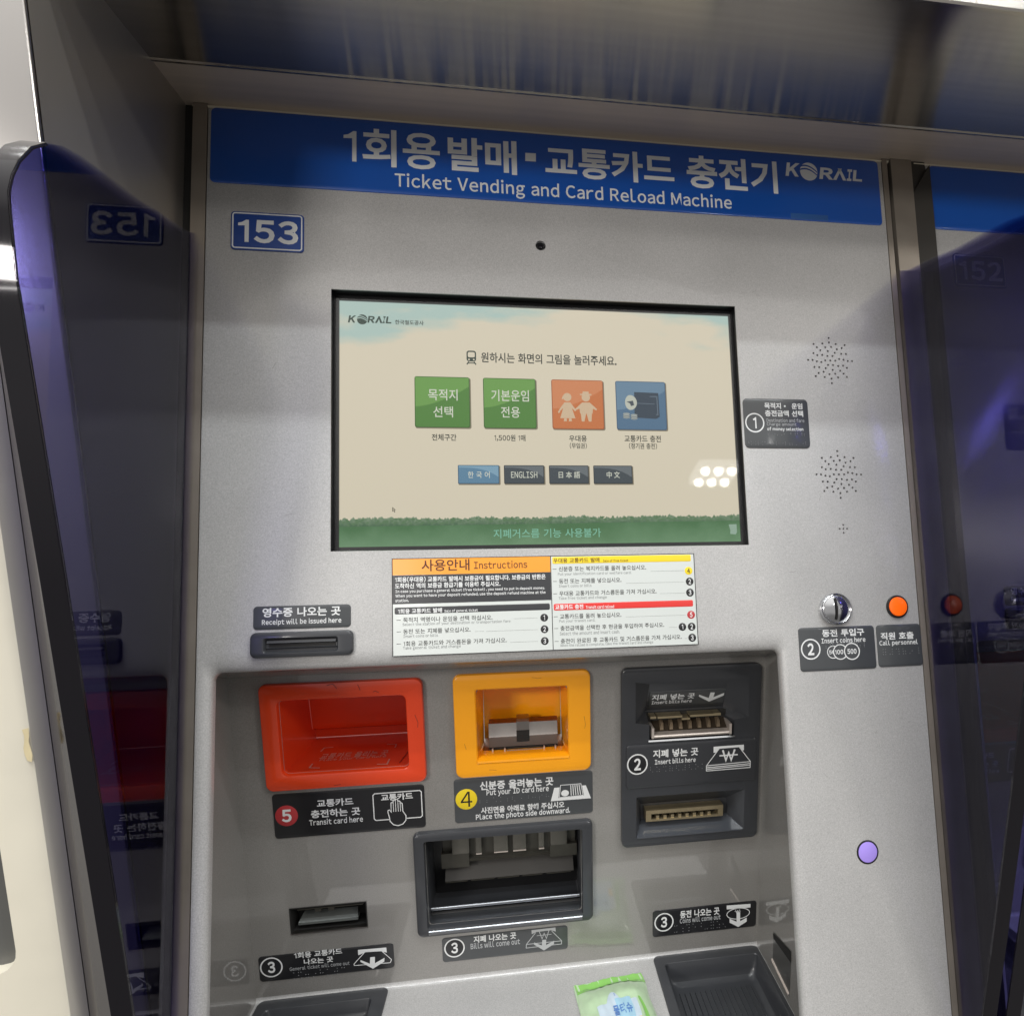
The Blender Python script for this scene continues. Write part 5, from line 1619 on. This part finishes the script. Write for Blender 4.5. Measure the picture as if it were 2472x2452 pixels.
b = MB().loft([[FR(x, s, h) for s, h in ((-0.3485, -0.0120), (-0.3495, -0.0080), (-0.3500, 0.0000), (-0.3512, 0.0050), (-0.3530, 0.0072), (-0.3552, 0.0078), (-0.3564, 0.0066))] for x in (-0.1524, -0.0030)], closed=False)
obj('chrome_lip', b, 'soft_chrome', outl)

# ---- ticket outlet
t = MB()
t.loft([[FR(x, s, 0.0006) for x, s in rect4(*grow(TSLOT, 0.0010))], [FR(x, s, 0.0006) for x, s in rect4(*TSLOT)], [FR(x, s, -0.020) for x, s in rect4(*TSLOT)]], False, True)
tk = obj('ticket_outlet', t, 'gap', root)
x0, x1, s0, s1 = TSLOT
obj('outlet_lip', MB().loft([[FR(x, s, h) for s, h in ((s0 + 0.0004, -0.003), (s0, 0.0012), (s0 - 0.0010, 0.0012), (s0 - 0.0014, 0.0)) ] for x in (x0 - 0.001, x1 + 0.001)], closed=False), 'satin', tk)
b = MB().face([FR(-0.2738, -0.3376, -0.004), FR(-0.2196, -0.3384, -0.004), FR(-0.2215, -0.3325, -0.0130), FR(-0.2705, -0.3318, -0.0130)])
b.box(FR, -0.2738, -0.2196, -0.3398, -0.3378, -0.012, -0.0036)
obj('shutter', b, mat('shutter_plate', (0.13, 0.14, 0.135), 0.4, 0.3), tk)
b = MB().box(FR, -0.2733, -0.2138, -0.3240, -0.3228, -0.006, -0.0020)
b.box(FR, -0.2575, -0.2520, -0.3268, -0.3240, -0.006, -0.0022)
b.box(FR, -0.2455, -0.2400, -0.3268, -0.3240, -0.006, -0.0022)
obj('upper_guide', b, 'mech', tk)

# ---- moulded trays in the shelf
def tray(rect, inner, depth, ribs):
    t = MB()
    t.plate(FS, rect, 0.006, 0.0, 0.0016, 0.0008, holes=[rr(*inner, 0.004, 5)])
    hole_walls(t, FS, [inner, grow(inner, -0.0005), grow(inner, -0.0020), grow(inner, -0.0045), grow(inner, -0.0085), grow(inner, -0.0120)],
               [0.0016, 0.0010, -depth * 0.62, -depth * 0.88, -depth * 0.985, -depth], [0.004, 0.004, 0.005, 0.006, 0.007, 0.008])
    t.face([FS(x, s, -depth) for x, s in rr(*grow(inner, -0.0120), 0.008, 5)])
    o = obj('coin_tray' if ribs else 'ticket_tray', t, 'plastic', root)
    if ribs:
        b = MB()
        n_ = 15
        a0, a1 = inner[0] + 0.0125, inner[1] - 0.0125
        for i in range(n_):
            x = a0 + (a1 - a0) * i / (n_ - 1)
            b.loft([[FS(x + dx, tt, h) for dx, h in ((-0.0010, -depth), (-0.0005, -depth + 0.0014), (0.0005, -depth + 0.0014), (0.0010, -depth))] for tt in (inner[2] + 0.0175, inner[3] - 0.016)], True, True, closed=False)
        obj('ribs', b, 'plastic', o)
    return o
tray(CT, CT_IN, 0.020, True)
tray(LT, LT_IN, 0.016, False)

# ---- coin chute in the right cheek
def FW(s, d, k=0.0):
    return V(BX1 - k, s, d)
b = MB().face([FW(s, d, 0.0004) for s, d in ((-0.3745, -0.0880), (-0.3745, -0.0480), (-0.4160, -0.0580), (-0.4060, -0.0945))])
ch = obj('coin_chute', b, mat('chute_plate', (0.12, 0.118, 0.11), 0.3, 0.5, 0.8, 0.04), root)
obj('chute_slot', MB().face([FW(s, d, 0.0009) for s, d in ((-0.3760, -0.0885), (-0.3742, -0.0484), (-0.3850, -0.0492), (-0.3810, -0.0880))]), 'gap', ch)
b = MB().loft([[FW(s, d, k) for s, d, k in ((-0.4030 - 0.0135 * t, -0.0950 + 0.037 * t, 0.0005), (-0.4045 - 0.0135 * t, -0.0950 + 0.037 * t, 0.0018), (-0.4068 - 0.0135 * t, -0.0945 + 0.037 * t, 0.0014))] for t in (0, 0.5, 1.0)], closed=False)
obj('chute_lip', b, 'pale_steel', ch)

# ================================================================== packet of wet wipes lying on the shelf
pk = thing('wet_wipe_packet', 'green foil packet of wet wipes lying on the shelf beside the coin tray', 'wet wipes')
pa, pb = Vector((-0.0148, 0.0275)), Vector((0.0528, 0.0205))
ux = (pb - pa).normalized()
uy = Vector((-ux.y, ux.x))
if uy.y < 0:
    uy = -uy
PW, PL = (pb - pa).length, 0.115
nu, nv = 26, 40
def pk_h(u, v):
    e = min(u, 1 - u)
    f = min(v, 1 - v)
    k = min(1, e / 0.22) ** 0.55 * min(1, max(0.0, f - 0.075) / 0.20) ** 0.6
    wr = 0.0007 * math.sin(31 * u + 7 * v) * math.sin(23 * v + 3 * math.sin(9 * u)) * min(1, 4 * e)
    return 0.0014 + 0.0115 * k + wr + (0.0006 * math.sin(60 * u) if f < 0.08 else 0)
def PK(u, v, k=0.0):
    wob = 0.0012 * math.sin(5 * v + 1) + 0.0006 * math.sin(17 * v)
    q = pa + ux * (PW * u + wob) + uy * (PL * v + 0.0010 * math.sin(8 * u) + (0.0009 * (int(u * 60) % 2) if v == 0 else 0))
    return FS(q.x, q.y, pk_h(u, v) + k)
def patch(u0, u1, v0, v1, k, n=16):
    b = MB()
    b.loft([[PK(u0 + (u1 - u0) * i / n, v0 + (v1 - v0) * j / n, k) for i in range(n + 1)] for j in range(n + 1)], closed=False)
    return b
b = MB()
b.loft([[PK(i / nu, j / nv) for i in range(nu + 1)] for j in range(nv + 1)], closed=False)
b.loft([[FS(*(pa + ux * PW * i / nu + uy * PL * j / nv), 0.0008) for i in range(nu + 1)] for j in (0, nv)], closed=False)
obj('foil_pouch', b, 'wipe_pale', pk, 60)
b = patch(0, 1, 0.0, 0.115, 0.0004)
obj('crimped_end', b, 'wipe_green', pk, 60)
b = MB()
pts = []
for i in range(25):
    pts.append((0.20 + 0.56 * i / 24, 0.36 - (0.10 if 6 < i < 15 else 0.0) * math.sin((i - 6) / 9 * math.pi)))
b.loft([[PK(u, v0 + (0.95 - v0) * j / 20, 0.0005) for u, v0 in pts] for j in range(21)], closed=False)
obj('flap_sticker', b, 'wipe_white', pk, 60)
b = patch(0.46, 0.68, 0.34, 0.60, 0.0007)
obj('sky_print', b, 'wipe_sky', pk, 60)
b = MB()
for st_, q in (('물티슈', (0.40, 0.66, 0.40, 0.50)), ('1', (0.465, 0.48, 0.29, 0.32))):
    vs, fs = glyphs(st_, 0.02)
    i0 = len(b.v)
    b.v += [tuple(PK(q[0] + u * (q[1] - q[0]), q[3] - v * (q[3] - q[2]), 0.0010)) for u, v in vs]
    b.f += [tuple(i0 + i for i in f) for f in fs]
obj('lettering', b, 'wipe_blue', pk, 60)
b = MB().loft([[PK(0.79 + 0.06 * j / 10, 0.34 + 0.5 * j / 10, 0.0006), PK(0.82 + 0.05 * j / 10 + 0.03 * math.sin(j / 10 * math.pi), 0.34 + 0.5 * j / 10, 0.0006)] for j in range(11)], closed=False)
obj('green_stripe', b, 'wipe_green', pk, 60)
b = patch(0.70, 0.76, 0.55, 0.68, 0.0007, 6)
obj('orange_print', b, 'wipe_orange', pk, 60)

# ================================================================== the next machine along, its plate reading 152
def kids(o):
    return [c for c in bpy.data.objects if c.parent == o]
def copy_tree(o, parent=None):
    c = o.copy()
    COL.objects.link(c)
    c.parent = parent
    for k in kids(o):
        copy_tree(k, c)
    return c
twin = copy_tree(root)
twin.location.x = 0.6654
for c in kids(twin):                            # this one has no strip and gap on its left: the mullion stands there
    if c.name.startswith('shadow_gap') or (c.name.startswith('side_strip') and c.data.vertices[0].co.x < 0):
        bpy.data.objects.remove(c)
twin['label'] = 'silver ticket machine with plate 152, seen through the purple divider on the right'
old = [c for c in kids(twin) if c.name.startswith('number_plate')][0]
for c in kids(old):
    if c.name.startswith('digits'):
        bpy.data.objects.remove(c)
b = MB()
text(b, FP, '152', -0.2829, -0.2354, 0.2624, 0.2832, 0.0009 + PRINT, 0.032)
obj('digits', b, 'white', old)

# ================================================================== ceiling lamps whose six bulbs mirror in the screen glass
def ceiling_lamp(x, yf, z, label):
    t = thing('ceiling_lamp', label, 'ceiling lamp', 'six bulb ceiling lamps')
    t.location = (x, -yf, z)
    b = MB()
    b.loft([[Vector((px, py, pz)) for px, py in rr(-0.155, 0.155, -0.15, 0.15, 0.03)] for pz in (0.04, 0.0)], True, True)
    obj('lamp_plate', b, 'lamp_body', t)
    for i in range(3):
        for j in range(2):
            cx_, cy_ = (i - 1) * 0.098, (j - 0.5) * 0.165
            b = MB().loft([[Vector((cx_ + r * math.cos(2 * math.pi * k / 24), cy_ + r * math.sin(2 * math.pi * k / 24), zz)) for k in range(24)] for r, zz in ((0.031, 0.0), (0.030, -0.016), (0.025, -0.030), (0.014, -0.040))], False, True)
            obj('bulb', b, 'lamp', t)
    return t
ceiling_lamp(1.36, 3.25, TZ + 1.87, 'white six bulb ceiling lamp mirrored at the right of the screen')
ceiling_lamp(2.45, 2.30, TZ + 1.87, 'white six bulb ceiling lamp mirrored in violet by the right divider')
ceiling_lamp(3.60, 3.25, TZ + 1.87, 'white six bulb ceiling lamp mirrored over the speaker holes of machine 152')
